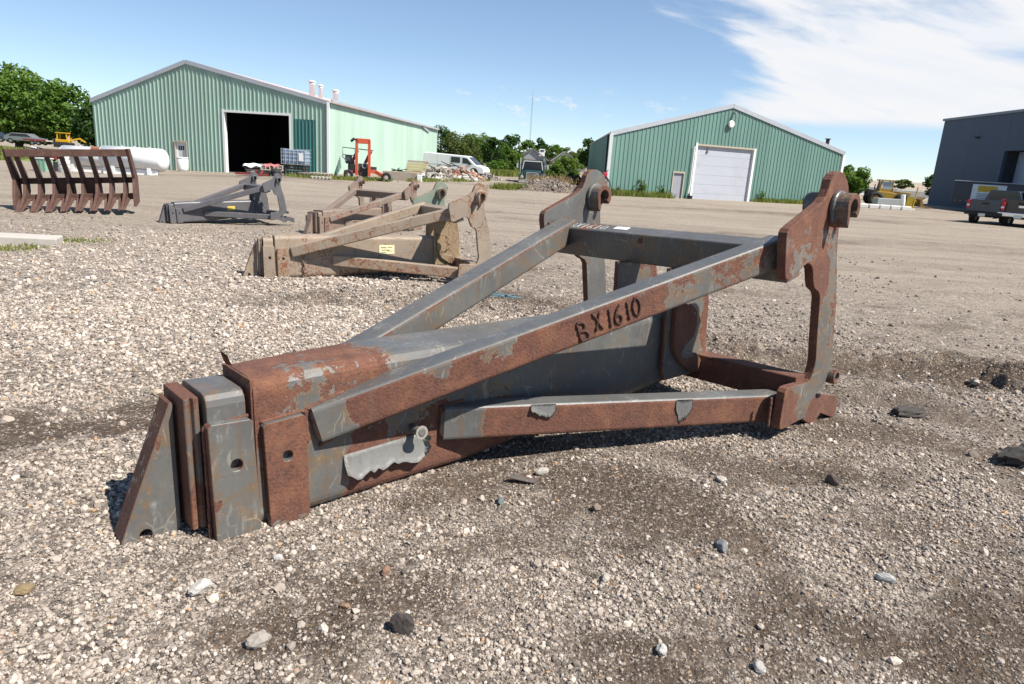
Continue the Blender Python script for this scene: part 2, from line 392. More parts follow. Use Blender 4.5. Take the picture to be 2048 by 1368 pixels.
sg = N.n('ShaderNodeGamma', ins={'Gamma': 0.8}); N.link(N.mix(1.0, sky.outputs[0], (0.111, 0.111, 0.111), 'MULTIPLY'), sg.inputs[0])
N.link(N.mix(1.0, sg.outputs[0], (11.0, 11.2, 11.1), 'MULTIPLY'), bgs.inputs[0])
ccol = N.mix(N.step(shade, 0.35, 0.65), (0.80, 0.83, 0.88), (0.86, 0.86, 0.87))
bgc = N.n('ShaderNodeBackground', ins={'Strength': 0.62}); N.link(ccol, bgc.inputs[0])
ms = N.n('ShaderNodeMixShader'); N.link(cl, ms.inputs[0]); N.link(bgs.outputs[0], ms.inputs[1]); N.link(bgc.outputs[0], ms.inputs[2])
out = N.n('ShaderNodeOutputWorld'); N.link(ms.outputs[0], out.inputs[0])

# ------------------------------------------------------------------ ground
STONE_STOPS = [(0.000, (0.050, 0.042, 0.036)), (0.160, (0.140, 0.118, 0.100)), (0.360, (0.299, 0.251, 0.211)), (0.580, (0.410, 0.343, 0.283)), (0.760, (0.528, 0.450, 0.377)), (0.900, (0.727, 0.641, 0.560)), (0.965, (0.410, 0.256, 0.140)), (1.000, (0.196, 0.201, 0.202))]
def ground_mat():
    m, N, p = new_mat('gravel_ground'); co = geopos(N)
    d = N.attr('dirt')
    wob = N.noise(co, 1.6, 6, 0.65); wob2 = N.noise(co, 7, 5, 0.65)
    dm = N.step(N.math('ADD', d, N.math('ADD', N.math('MULTIPLY', N.math('SUBTRACT', wob, 0.5), 0.5), N.math('MULTIPLY', N.math('SUBTRACT', wob2, 0.5), 0.7))), 0.06, 0.80)
    c1 = N.vor(co, 58, 'F1', 'Color'); d1 = N.vor(co, 58, 'F1', 'Distance')
    c2 = N.vor(co, 26, 'F1', 'Color'); d2 = N.vor(co, 26, 'F1', 'Distance')
    s1 = N.n('ShaderNodeSeparateColor'); N.link(c1, s1.inputs[0]); s2 = N.n('ShaderNodeSeparateColor'); N.link(c2, s2.inputs[0])
    g1 = N.ramp(s1.outputs[0], STONE_STOPS); g2 = N.ramp(s2.outputs[0], STONE_STOPS)
    g = N.mix(N.step(s2.outputs[1], 0.55, 0.6), g1, g2)
    gap = N.math('MULTIPLY', N.step(d1, 0.55, 0.8), 0.55)
    g = N.mix(gap, g, (0.080, 0.068, 0.056))
    # clumps of fines and of pale stone, sizes from 5 cm to metres
    cl = N.noise(co, 9, 7, 0.72); cl2 = N.noise(co, 0.55, 6, 0.65, 0.4)
    g = N.mix(N.math('MULTIPLY', N.step(cl, 0.46, 0.68), 0.5), g, (0.160, 0.132, 0.108))
    g = N.mix(N.math('MULTIPLY', N.step(cl2, 0.42, 0.72), 0.28), g, (0.240, 0.204, 0.164))
    dc = N.mix(N.step(N.noise(co, 22, 6, 0.7), 0.4, 0.66), (0.124, 0.090, 0.064), (0.070, 0.050, 0.037))
    dc = N.mix(N.step(N.noise(co, 1.1, 4), 0.5, 0.7), dc, (0.152, 0.112, 0.080))
    c3 = N.vor(co, 75, 'F1', 'Color'); s3 = N.n('ShaderNodeSeparateColor'); N.link(c3, s3.inputs[0])
    dc = N.mix(N.math('MULTIPLY', N.step(s3.outputs[0], 0.80, 0.84), 0.6), dc, N.ramp(s3.outputs[1], STONE_STOPS))
    # packed, dusty yard further off
    pk = N.attr('packed')
    far = N.mix(N.step(N.noise(N.mapping(co, (0.22, 1.3, 1.0), (0, 0, 0.12)), 1.0, 8, 0.72, 0.6), 0.40, 0.66), (0.325, 0.272, 0.208), (0.212, 0.165, 0.122))
    far = N.mix(N.math('MULTIPLY', N.step(N.noise(co, 14, 6, 0.75), 0.42, 0.62), 0.4), far, (0.400, 0.352, 0.296))
    far = N.mix(N.math('MULTIPLY', N.step(N.noise(co, 30, 4, 0.75), 0.55, 0.68), 0.5), far, (0.104, 0.084, 0.068))
    g = N.mix(N.math('MULTIPLY', pk, 0.72), g, far)
    nr = N.math('SUBTRACT', 1.0, pk)
    dm = N.math('MAXIMUM', dm, N.math('MULTIPLY', nr, N.math('ADD', N.math('SUBTRACT', .20, N.math('MULTIPLY', N.attr('pale'), .22)), N.math('MULTIPLY', N.math('MULTIPLY', N.step(N.noise(co, 3.2, 6, .68), .38, .66), N.math('SUBTRACT', .40, N.math('MULTIPLY', N.attr('pale'), .4))), 1.0)))) 
    c = N.mix(dm, g, dc)
    N.link(c, p.inputs['Base Color']); p.inputs['Roughness'].default_value = 0.93
    p.inputs['Specular IOR Level'].default_value = 0.25
    h = N.math('SUBTRACT', 1.0, d1); h2 = N.math('SUBTRACT', 1.0, d2)
    hh = N.math('ADD', N.math('MULTIPLY', h, 0.6), N.math('ADD', N.math('MULTIPLY', h2, 0.7), N.math('MULTIPLY', cl, 1.0)))
    hh = N.math('ADD', hh, N.math('MULTIPLY', N.noise(co, 120, 4, .7), .55)); N.link(N.bump(hh, 1.0, 0.024), p.inputs['Normal'])
    return m
GMAT = ground_mat()
def build_ground():
    rr = [0.0] + list(np.geomspace(0.6, 1.7, 14)[:-1]) + list(np.geomspace(1.7, 14, 430)[:-1]) + list(np.geomspace(14, 70, 110)[:-1]) + list(np.geomspace(70, 3500, 40))
    th = np.concatenate([np.linspace(-46, 46, 560)[:-1], np.linspace(46, 314, 60)[:-1]])
    rr = np.array(rr[1:]); T = np.radians(th)
    X = rr[:, None] * np.sin(T)[None]; Y = rr[:, None] * np.cos(T)[None]
    Z = hgt(X, Y)
    nr, nt = X.shape
    co = np.stack([X, Y, Z], -1).reshape(-1, 3)
    co = np.vstack([co, [[0, 0, gz(0, 0)]]])
    i, j = np.meshgrid(np.arange(nr - 1), np.arange(nt), indexing='ij'); j2 = (j + 1) % nt
    q = np.stack([i * nt + j, i * nt + j2, (i + 1) * nt + j2, (i + 1) * nt + j], -1).reshape(-1, 4)[:, ::-1]
    c0 = len(co) - 1
    tri = [[c0, k, (k + 1) % nt][::-1] for k in range(nt)]
    me = bpy.data.meshes.new('ground')
    nq = len(q); nl = nq * 4 + len(tri) * 3
    me.vertices.add(len(co)); me.vertices.foreach_set('co', co.astype(np.float32).ravel())
    me.loops.add(nl); me.loops.foreach_set('vertex_index', np.concatenate([q.ravel(), np.array(tri).ravel()]).astype(np.int32))
    me.polygons.add(nq + len(tri))
    me.polygons.foreach_set('loop_start', np.concatenate([np.arange(nq) * 4, nq * 4 + np.arange(len(tri)) * 3]).astype(np.int32))
    me.update(calc_edges=True); me.validate()
    dv = dirt_at(co[:, 0], co[:, 1]).astype(np.float32)
    a = me.attributes.new('dirt', 'FLOAT', 'POINT'); a.data.foreach_set('value', dv)
    r = np.hypot(co[:, 0], co[:, 1])
    pv = (sst(7.0, 19.0, r + 5 * fbm(co[:, 0] * .4, co[:, 1] * .4, 12, 3) + np.clip(co[:, 0], -3, 4) * .55)).astype(np.float32)
    a = me.attributes.new('packed', 'FLOAT', 'POINT'); a.data.foreach_set('value', pv)
    a = me.attributes.new('pale', 'FLOAT', 'POINT'); a.data.foreach_set('value', pale_at(co[:, 0], co[:, 1]).astype(np.float32))
    me.polygons.foreach_set('use_smooth', [True] * len(me.polygons))
    o = link_mesh('ground', me, GMAT); o['kind'] = 'structure'
    o['label'] = 'gravel and dirt yard with dark ruts and tyre marks'
    return o
build_ground()

# loose stones lying on the yard -----------------------------------------------------------
def stone_mat(name='loose_stone', inst=True):
    m, N, p = new_mat(name); co = geopos(N)
    if inst: t = N.attr('tone', 'INSTANCER')
    else: t = N.n('ShaderNodeObjectInfo').outputs['Random']
    c = N.ramp(t, STONE_STOPS)
    n = N.noise(co, 160, 4, 0.65)
    c = N.mix(N.math('MULTIPLY', N.step(n, 0.4, 0.7), 0.35), c, (0.18, 0.15, 0.125))
    N.link(c, p.inputs['Base Color']); p.inputs['Roughness'].default_value = 0.85; p.inputs['Specular IOR Level'].default_value = 0.3
    N.link(N.bump(n, 0.5, 0.004), p.inputs['Normal'])
    return m
SMAT = stone_mat()
def stone_mesh(name, seed, sub=1, flat=0.62, mat=None, rough=0.3):
    bm = bmesh.new(); bmesh.ops.create_icosphere(bm, subdivisions=sub, radius=1.0)
    rnd = random.Random(seed); cuts = []
    for k in range(9):
        d = Vector((rnd.gauss(0, 1), rnd.gauss(0, 1), rnd.gauss(0, 1))).normalized(); cuts.append((d, rnd.uniform(0.62, 0.95)))
    sx, sy = rnd.uniform(0.75, 1.15), rnd.uniform(0.6, 0.95)
    for v in bm.verts:
        p = v.co.copy()
        for d, h in cuts:
            e = p.dot(d) - h
            if e > 0: p -= d * e * 0.9
        p *= 1 + rnd.uniform(-rough, rough) * 0.25
        v.co = (p.x * sx, p.y * sy, p.z * flat)
    me = bpy.data.meshes.new(name); bm.to_mesh(me); bm.free()
    if mat: me.materials.append(mat)
    return me
def scatter(name, pts, scl, tone, label, seed=1, mat=None, flatness=(0.5, 0.62, 0.75, 0.55, 0.8, 0.45), sub=1):
    rng = np.random.default_rng(seed)
    n = len(pts)
    me = bpy.data.meshes.new(name); me.vertices.add(n); me.vertices.foreach_set('co', pts.astype(np.float32).ravel())
    rot = np.stack([rng.normal(0, .35, n), rng.normal(0, .35, n), rng.uniform(0, 6.283, n)], -1).astype(np.float32)
    for nm, ty, arr, key in (('scl', 'FLOAT', scl, 'value'), ('tone', 'FLOAT', tone, 'value'), ('rot', 'FLOAT_VECTOR', rot, 'vector'), ('pick', 'INT', rng.integers(0, len(flatness), n).astype(np.int32), 'value')):
        a = me.attributes.new(nm, ty, 'POINT'); a.data.foreach_set(key, np.asarray(arr, np.int32 if ty == 'INT' else np.float32).ravel())
    o = bpy.data.objects.new(name, me); COL.objects.link(o); o['kind'] = 'stuff'; o['label'] = label
    ng = bpy.data.node_groups.new(name + '_nodes', 'GeometryNodeTree')
    ng.interface.new_socket('Geometry', in_out='INPUT', socket_type='NodeSocketGeometry'); ng.interface.new_socket('Geometry', in_out='OUTPUT', socket_type='NodeSocketGeometry')
    gi, go = ng.nodes.new('NodeGroupInput'), ng.nodes.new('NodeGroupOutput')
    join = ng.nodes.new('GeometryNodeJoinGeometry')
    for k, fl in enumerate(flatness):
        so_ = bpy.data.objects.new('stone_shape', stone_mesh('stone_shape', 100 + k + seed * 20, sub, fl, mat or SMAT))
        oi = ng.nodes.new('GeometryNodeObjectInfo'); oi.inputs['Object'].default_value = so_; oi.inputs['As Instance'].default_value = True
        ng.links.new(oi.outputs['Geometry'], join.inputs[0])
    ip = ng.nodes.new('GeometryNodeInstanceOnPoints'); ip.inputs['Pick Instance'].default_value = True
    ng.links.new(gi.outputs[0], ip.inputs['Points']); ng.links.new(join.outputs[0], ip.inputs['Instance'])
    for nm, ty, sock in (('scl', 'FLOAT', 'Scale'), ('rot', 'FLOAT_VECTOR', 'Rotation'), ('pick', 'INT', 'Instance Index')):
        na = ng.nodes.new('GeometryNodeInputNamedAttribute'); na.data_type = ty; na.inputs['Name'].default_value = nm
        ng.links.new(na.outputs['Attribute'], ip.inputs[sock])
    ng.links.new(ip.outputs[0], go.inputs[0])
    md = o.modifiers.new('scatter', 'NODES'); md.node_group = ng
    return o
def sector(rng, n, r0, r1, a0=-52, a1=52):
    r = np.sqrt(rng.uniform(r0 * r0, r1 * r1, n)); t = np.radians(rng.uniform(a0, a1, n)); return r * np.sin(t), r * np.cos(t)
def gravel():
    rng = np.random.default_rng(11); P, S, T = [], [], []
    for r0, r1, dens, s0, sd in ((1.3, 3.3, 6800, .0064, .50), (3.3, 5.5, 3900, .0082, .46), (5.5, 9, 1150, .0122, .42), (9, 19, 250, .018, .4)):
        area = math.radians(104) / 2 * (r1 * r1 - r0 * r0); n = int(area * dens)
        x, y = sector(rng, n, r0, r1)
        s = np.clip(np.exp(rng.normal(math.log(s0), sd, n)), s0 * .45, s0 * 2.9)
        d0 = dirt_at(x, y); d = d0 * .85 - .15 * pale_at(x, y) + fbm(x * 7, y * 7, 44, 3) * .65 + fbm(x * 2.3, y * 2.3, 45, 3) * .5 - .02 + np.clip((np.hypot(x, y) - 8) / 8 + np.clip(x, -3, 4) * .07 + fbm(x * .5, y * .5, 71, 3) * 1.2, 0, 1) * 1.0
        keep = rng.uniform(0, 1, n) > np.clip(d * 1.08, 0, np.where(np.hypot(x, y) > 8, .985, .86))
        x, y, s = x[keep], y[keep], (s * (1 - .45 * np.clip(d0 * 1.3, 0, 1)))[keep]
        P.append(np.stack([x, y, hgt(x, y) + s * .22], -1)); S.append(s)
        t = np.clip(rng.beta(2.2, 2.0, len(x)) * .86 + .10 * pale_at(x, y), 0, .91) * (1 - .32 * np.clip(d[keep] * 1.6, 0, 1))
        u = rng.uniform(0, 1, len(x)); t = np.where(u < .018, .965, np.where(u < .035, .995, t)); T.append(t)
    # grit
    n = 70000; x, y = sector(rng, n, 1.4, 4.4); s = np.clip(rng.lognormal(math.log(.0031), .4, n), .0016, .007)
    P.append(np.stack([x, y, hgt(x, y) + s * .3], -1)); S.append(s); T.append(np.clip(rng.beta(1.5, 2.0, n) * .9, 0, .91) * (.85 - .3 * np.clip(dirt_at(x, y) * 1.4, 0, 1)))
    # coarser stones lying in drifts
    n = 6500; x, y = sector(rng, n, 1.5, 5.5); k_ = rng.uniform(0, 1, n) < np.clip(.75 + fbm(x * 1.7, y * 1.7, 64, 4) * 2.6 - dirt_at(x, y) * .9, .06, 1)
    x, y = x[k_], y[k_]; s = np.clip(rng.lognormal(math.log(.0125), .28, len(x)), .007, .024)
    P.append(np.stack([x, y, hgt(x, y) + s * .2], -1)); S.append(s); T.append(np.clip(rng.beta(1.8, 2.0, len(x)) * .88, 0, .93))
    # bigger stones strewn about
    for r0, r1, dens, s0 in ((1.5, 4.5, 16, .020), (4.5, 12, 6, .026)):
        area = math.radians(104) / 2 * (r1 * r1 - r0 * r0); n = int(area * dens); x, y = sector(rng, n, r0, r1)
        s = s0 * np.exp(rng.normal(0, .3, n)); P.append(np.stack([x, y, hgt(x, y) + s * .15], -1)); S.append(s); T.append(np.clip(rng.beta(2.2, 1.6, n) * .93, 0, 1))
    a, b = np.meshgrid(np.arange(1), np.arange(1))
    scatter('gravel', np.vstack(P), np.concatenate(S), np.concatenate(T), 'loose pale grey and tan gravel covering the yard')
gravel()

# ------------------------------------------------------------------ loader jib attachments
ST_GREY = make_steel('grey_paint_on_rust', (0.086, 0.085, 0.083), (0.118, 0.115, 0.106), (0.20, 0.15, 0.075), scratch=0.8)
ST_DARK = make_steel('dark_grey_paint', (0.088, 0.084, 0.09), (0.105, 0.10, 0.105), (0.15, 0.12, 0.1), bias=-1.2, scratch=0.25, edge=0.02, scale=1.6)
ST_TAN = make_steel('tan_paint_with_rust_cracks', (0.29, 0.228, 0.168), (0.24, 0.192, 0.145), (0.33, 0.20, 0.10), rust=((0.2, 0.085, 0.045), (0.13, 0.05, 0.03), (0.3, 0.13, 0.06)), bias=-0.66, cracks=1.2, scratch=0.3, rough=0.6, edge=0.2)
ST_OCHRE = make_steel('ochre_worn_paint', (0.28, 0.20, 0.105), (0.24, 0.175, 0.105), (0.3, 0.16, 0.06), bias=-0.6, cracks=1.2, scratch=.3, rough=.6, edge=.2)
ST_BROWN = make_steel('brown_weathered_paint', (0.21, 0.16, 0.125), (0.175, 0.135, 0.11), (0.3, 0.16, 0.08), bias=-0.55, cracks=.85, scratch=0.35, rough=0.6, edge=0.25)
ST_TEAL = make_steel('worn_green_paint', (0.13, 0.195, 0.15), (0.2, 0.215, 0.165), (0.3, 0.2, 0.1), bias=-0.55, cracks=.9, scratch=0.3, rough=0.6, edge=0.25)

def L(u, v, w): return Vector((u, -v, w))
def rust_obj(name, bm, rf, root, mat, bevel=0.0, smooth=False, seg=2):
    """bm is in (u,v,w); writes the 'rust' corner attribute, flips v, links the part"""
    bm.normal_update()
    me = bpy.data.meshes.new(name)
    bmesh.ops.recalc_face_normals(bm, faces=bm.faces)
    bm.normal_update()
    lay = bm.loops.layers.float.new('rust')
    for f in bm.faces:
        n = f.normal; n = Vector((n.x, n.y, n.z))
        for lp in f.loops:
            p = lp.vert.co; lp[lay] = rf(p.x, p.y, p.z, n.x, n.y, n.z)
    for v in bm.verts: v.co.y = -v.co.y
    bmesh.ops.reverse_faces(bm, faces=bm.faces)
    bm.to_mesh(me); bm.free()
    return link_mesh(name, me, mat, root, smooth, bevel, seg)
def plate_bm(poly, v0, v1, holes=(), sub=2):
    """flat plate, outline poly of (u,w), with round holes (u,w,r)"""
    bm = bmesh.new(); loops = []
    outl = [list(poly)] + [[(cu + r * math.cos(2 * math.pi * k / 16), cw + r * math.sin(2 * math.pi * k / 16)) for k in range(16)] for cu, cw, r in holes]
    ee = []
    for pl in outl:
        vs = [bm.verts.new((u, v0, w)) for u, w in pl]
        ee += [bm.edges.new((vs[i], vs[(i + 1) % len(vs)])) for i in range(len(vs))]
    r = bmesh.ops.triangle_fill(bm, use_beauty=True, edges=ee, normal=(0, 1, 0))
    faces = [g for g in r['geom'] if isinstance(g, bmesh.types.BMFace)]
    if sub: 
        bmesh.ops.subdivide_edges(bm, edges=[e for e in bm.edges if not e.is_boundary], cuts=sub, use_grid_fill=True)
    faces = list(bm.faces)
    ex = bmesh.ops.extrude_face_region(bm, geom=faces)
    for g in ex['geom']:
        if isinstance(g, bmesh.types.BMVert): g.co.y += v1 - v0
    return bm
def rrect(cx, cy, hx, hy, r, n=3):
    pts = []
    for sx_, sy_, a0 in ((1, 1, 0), (-1, 1, 90), (-1, -1, 180), (1, -1, 270)):
        for k in range(n + 1):
            a = math.radians(a0 + 90 * k / n); pts.append((cx + sx_ * (hx - r) + r * math.cos(a), cy + sy_ * (hy - r) + r * math.sin(a)))
    return pts
def loft_bm(rings, cap=True):
    bm = bmesh.new(); R = [[bm.verts.new(p) for p in r] for r in rings]; n = len(R[0])
    for a, b in zip(R[:-1], R[1:]):
        for k in range(n): bm.faces.new((a[k], a[(k + 1) % n], b[(k + 1) % n], b[k]))
    if cap: bm.faces.new(R[0]); bm.faces.new(R[-1])
    return bm
def beam_bm(p0, p1, wd, ht, r=0.022, steps=26, round_start=True, tilt=0.0):
    """p0,p1: centre line (u,v,w)"""
    p0, p1 = Vector(p0), Vector(p1); d = (p1 - p0).normalized(); s = Vector((-d.y, d.x, 0)).normalized()
    if s.y < 0: s = -s
    up = s.cross(d); up = up if up.z > 0 else -up
    if tilt: s, up = s * math.cos(tilt) + up * math.sin(tilt), up * math.cos(tilt) - s * math.sin(tilt)
    rings = []
    ts = [i / steps for i in range(steps + 1)]
    for t in ts:
        c = p0.lerp(p1, t)
        rings.append([c + s * a + up * b for a, b in rrect(0, 0, wd / 2, ht / 2, r)])
    if round_start:
        c = p0 - d * 0.018
        rings.insert(0, [c + s * a + up * b for a, b in rrect(0, 0, wd / 2 - 0.02, ht / 2 - 0.02, r)])
    return loft_bm(rings), (p0, d, s, up)
def box_bm(u0, u1, v0, v1, w0, w1, cuts=6):
    bm = bmesh.new(); bmesh.ops.create_cube(bm, size=1.0)
    for v in bm.verts: v.co = Vector((u0 + (v.co.x + .5) * (u1 - u0), v0 + (v.co.y + .5) * (v1 - v0), w0 + (v.co.z + .5) * (w1 - w0)))
    if cuts: bmesh.ops.subdivide_edges(bm, edges=[e for e in bm.edges if e.calc_length() > .3], cuts=cuts, use_grid_fill=True)
    return bm

PLATE = [(3.54, 1.376), (3.537, 1.328), (3.575, 1.124), (3.592, 1.088), (3.625, 1.077), (3.679, 1.093), (3.761, 1.13), (3.807, 1.156), (3.862, 1.174), (3.906, 1.161), (3.94, 1.13), (3.969, 1.049), (3.995, 1.004), (4.03, 0.985), (4.07, 0.968), (4.10, 0.93), (4.145, 0.595), (4.165, 0.487), (4.162, 0.432), (4.145, 0.385), (4.121, 0.345), (4.08, 0.33), (3.86, 0.338), (3.796, 0.334), (3.774, 0.309), (3.765, 0.219), (3.754, 0.085), (3.761, 0.056), (3.787, 0.044), (3.949, 0.055), (4.12, 0.064), (4.137, 0.108), (4.176, 0.175), (4.236, 0.21), (4.321, 0.264), (4.39, 0.299), (4.44, 0.36), (4.43, 0.478), (4.405, 0.596), (4.364, 0.897), (4.31, 1.082), (4.262, 1.255), (4.245, 1.39), (4.265, 1.475), (4.30, 1.553), (4.321, 1.62), (4.303, 1.672), (4.274, 1.71), (4.224, 1.747), (4.175, 1.763), (4.123, 1.765), (4.072, 1.745), (4.036, 1.709), (4.016, 1.649), (3.989, 1.599), (3.937, 1.56), (3.841, 1.52), (3.723, 1.47), (3.608, 1.423), (3.56, 1.40)]
HC = (4.151, 1.537)
def hook_poly(k=1.0, leg=0.0):
    cu, cw = HC; p = []
    for i in range(17):
        a = math.radians(-48 + (205 + 48) * i / 16); p.append((cu + .092 * k * math.cos(a), cw + .092 * k * math.sin(a)))
    p += [(cu - .078 * k, cw - .105 - leg), (cu - .05, cw - .135 - leg), (cu - .044, cw - .09)]
    for i in range(15):
        a = math.radians(200 - (200 + 46) * i / 14); p.append((cu + .053 * math.cos(a), cw + .053 * math.sin(a)))
    return p

def flake(name, root, o, e1, e2, nrm, s1, s2, curl, seed, mat, rfv=-2.0):
    """a sheet of paint coming off: attached along e1 at o, hanging along e2, curling out along nrm"""
    rnd = random.Random(seed); bm = bmesh.new(); nu, nv = 20, 5; G = []
    o, e1, e2, nrm = Vector(o), Vector(e1).normalized(), Vector(e2).normalized(), Vector(nrm).normalized()
    for i in range(nu + 1):
        fi = i / nu; ln = s2 * (1 - .45 * abs(2 * fi - 1) ** 3) * (.84 + .16 * math.sin(seed * 1.7 + fi * 6.1) + .07 * math.sin(seed + fi * 15) + rnd.choice((-.09, -.03, 0, .03, .04)))
        sh = rnd.uniform(-.15, .15) * s1 / nu
        row = []
        for j in range(nv + 1):
            t = j / nv
            row.append(bm.verts.new(o + e1 * ((fi - .5) * s1 + sh * t) + e2 * ln * t + nrm * (.0035 + curl * t ** 2.2 + .004 * math.sin(fi * 5 + seed) * t)))
        G.append(row)
    for i in range(nu):
        for j in range(nv): bm.faces.new((G[i][j], G[i + 1][j], G[i + 1][j + 1], G[i][j + 1]))
    bmesh.ops.solidify(bm, geom=list(bm.faces), thickness=0.0025)
    return rust_obj(name, bm, lambda *a: rfv, root, mat, smooth=True)

def make_jib():
    root = thing('loader_jib', 'nearest loader jib, grey paint flaking off red rust, BX1610 welded on its beam', 'loader attachment', group='loader jib attachments lying in the yard')
    M = ST_GREY
    # tip wedge plate
    tip = [(0.004, .025), (.012, .004), (.03, -.006), (.252, -.012), (.255, .62), (.25, .628), (.238, .62), (.226, .59)]
    rust_obj('tip_plate', plate_bm(tip, -.07, .07, [(.105, .036, .026)]), lambda u, v, w, a, b, c: .62 if abs(b) < .5 else (.42 if u < .075 + w * .27 and w > .12 else .12), root, M, bevel=.006)
    fl_ = [(.272, -.13), (.272, .168), (.278, .172), (.294, .172), (.304, .150), (.314, .172), (.330, .172), (.336, .168), (.336, -.13)]
    bm = bmesh.new(); lo_ = [bm.verts.new((u, v, .045)) for u, v in fl_]; hi_ = [bm.verts.new((u, v, .66)) for u, v in fl_]
    bm.faces.new(lo_); bm.faces.new(hi_)
    for k in range(len(fl_)): bm.faces.new((lo_[k], lo_[(k + 1) % len(fl_)], hi_[(k + 1) % len(fl_)], hi_[k]))
    rust_obj('stop_flange', bm, lambda u, v, w, a, b, c: .8 if a < -.6 and u < .28 else (.75 if c > .5 else .42), root, M, bevel=.004)  # extra rust on the front face paints in its shade
    rings = [[(u, a, b) for a, b in rrect(.035, .337, .178, .337, .055)] for u in (.352, .40, .46, .522)]
    rust_obj('collar_box', loft_bm(rings), lambda u, v, w, a, b, c: .1 if w < .62 else .18, root, M, bevel=.004)
    pad1 = [(.345, .005), (.36, -.012), (.535, -.005), (.55, .01), (.535, .535), (.52, .548), (.355, .553), (.337, .54)]
    rust_obj('wear_pad', plate_bm(pad1, .20, .262, [(.452, .345, .027)]), lambda u, v, w, a, b, c: .8 if a < -.5 else .42 if abs(b) < .5 and c < .5 else (-.3 if c > .5 else (.38 if u < .38 else .13)), root, M, bevel=.01, seg=3)  # front edge gets darker rust standing in for shade
    pad2 = [(.592, .0), (.606, -.016), (.772, -.008), (.79, .01), (.785, .505), (.772, .52), (.592, .508), (.578, .495)]
    rust_obj('wear_pad', plate_bm(pad2, .20, .262, [(.688, .332, .025)]), lambda u, v, w, a, b, c: -.2 if c > .5 else (.45 if w < .05 else .98), root, M, bevel=.01, seg=3)
    for pp, hh in ((pad1, (.452, .345, .027)), (pad2, (.688, .332, .025))):
        rust_obj('wear_pad', plate_bm(pp, -.262, -.20, [hh]), lambda *a: .3, root, M, bevel=.01)
    # main box beam
    st = [(.555, -.014, .718), (.618, -.012, .722), (.9, -.006, .73), (1.2, 0, .735), (1.75, .012, .735), (2.3, .06, .735), (2.9, .11, .738), (3.5, .16, .74), (4.0, .222, .74)]
    us = np.linspace(.556, 4.0, 42); rings = []
    for u in us:
        lo, hi = np.interp(u, [a[0] for a in st], [a[1] for a in st]), np.interp(u, [a[0] for a in st], [a[2] for a in st])
        k_ = min(1, max(0, (u - .7) / .8)); rings.append([(u, a, b) for a, b in rrect(.036 * (1 - k_), (lo + hi) / 2, .186 + .036 * k_, (hi - lo) / 2, .07, 5)])
    def boxrust(u, v, w, a, b, c):
        if b > .55:
            if u > 1.02 and w < .30 - max(0, u - 1.6) * .05 and u < 2.1: return .85
            if u < 1.28 and w > .60: return .66
            if u > 1.35 and u < 1.9 and w < .5: return .5
            return .1
        if c > .2 or (w > .6 and b > .1): return .70 if u < 1.15 else (.5 if u < 1.3 else .10)
        return .5
    rust_obj('main_beam', loft_bm(rings), boxrust, root, M, smooth=False, bevel=0)
    rust_obj('collar_rib', box_bm(.545, .563, -.14, .215, .0, .715), lambda *a: .9, root, M, bevel=.004)
    # centre lug plates at the rear
    cp = [(3.56, 1.06), (3.56, .30), (3.6, .22), (3.98, .225), (4.09, .27), (4.11, .34), (4.09, .78), (4.03, 1.06)]
    lug = [(3.62, .80), (3.80, .79), (3.88, .735), (3.905, .63), (3.87, .535), (3.77, .475), (3.76, .435), (3.83, .415), (3.93, .395), (4.008, .325), (4.0, .228), (3.87, .262), (3.72, .35), (3.645, .435), (3.615, .55)]
    for sgn in (1, -1):
        a0, a1 = sorted((sgn * .224, sgn * .262)); b0, b1 = sorted((sgn * .263, sgn * .303))
        rust_obj('centre_plate', plate_bm(cp, a0, a1), lambda u, v, w, a, b, c: (.9 if u > 4.0 else .12) if abs(b) > .5 else .85, root, M, bevel=.005)
        rust_obj('pivot_lug', plate_bm(lug, b0, b1), lambda u, v, w, a, b, c: .8 if not (.38 < w < .47 and u < 3.9 and u > 3.74) else .25, root, M, bevel=.007)
    # four converging beams
    def topr(u, v, w, a, b, c):
        if c > .6: return -.15
        if abs(b) > .5:
            h = (w - (.53 + (u - .8) * .28))   # below the top edge
            if u < 1.0: return .22
            if h > -.075 and (1.28 < u < 1.5 or 1.62 < u < 1.84): return .34
            if u < 2.6: return .92 if u < 2.25 else .72
            if u < 2.75: return .80
            if h > -.05: return .5
            return .12 if u < 3.12 else (.62 if u < 3.4 else .3)
        return .85 if c > .1 else .55
    def topl(u, v, w, a, b, c):
        if c > .6: return -.1
        if c > .2: return .5
        return .1 if abs(b) > .4 and u < 3.35 else .3
    def lowr(u, v, w, a, b, c):
        if c > .6: return -.3
        if abs(b) > .4: return 1.0 if u > 1.78 else .02
        return .8
    for sgn in (1, -1):
        wd, ht = .17, .185
        d = Vector((3.55 - .80, sgn * (1.0 - .26), 1.30 - .53)).normalized(); s = Vector((-d.y, d.x, 0)).normalized() * 1.0
        if s.y * sgn < 0: s = -s
        up = s.cross(d); up = up if up.z > 0 else -up
        c0 = Vector((.815, sgn * .26, .535)) - s * wd / 2 - up * ht / 2; c1 = c0 + d * (3.70 - .815) / d.x
        bm, fr = beam_bm(c0, c1, wd, ht)
        if sgn > 0: topfr = (Vector((.815, .26, .535)), d.copy(), s.copy(), up.copy())
        rust_obj('upper_beam', bm, topr if sgn > 0 else topl, root, M)
        wd, ht = .165, .195
        d = Vector((3.86 - 1.63, sgn * (1.0 - .28), .25 - .395)).normalized(); s = Vector((-d.y, d.x, 0)).normalized()
        if s.y * sgn < 0: s = -s
        up = s.cross(d); up = up if up.z > 0 else -up
        c0 = Vector((1.59, sgn * .268, .397)) - s * wd / 2 - up * ht / 2; c1 = c0 + d * (3.99 - 1.59) / d.x
        if sgn > 0: lowfr = (Vector((1.59, .268, .397)), d.copy(), s.copy(), up.copy())
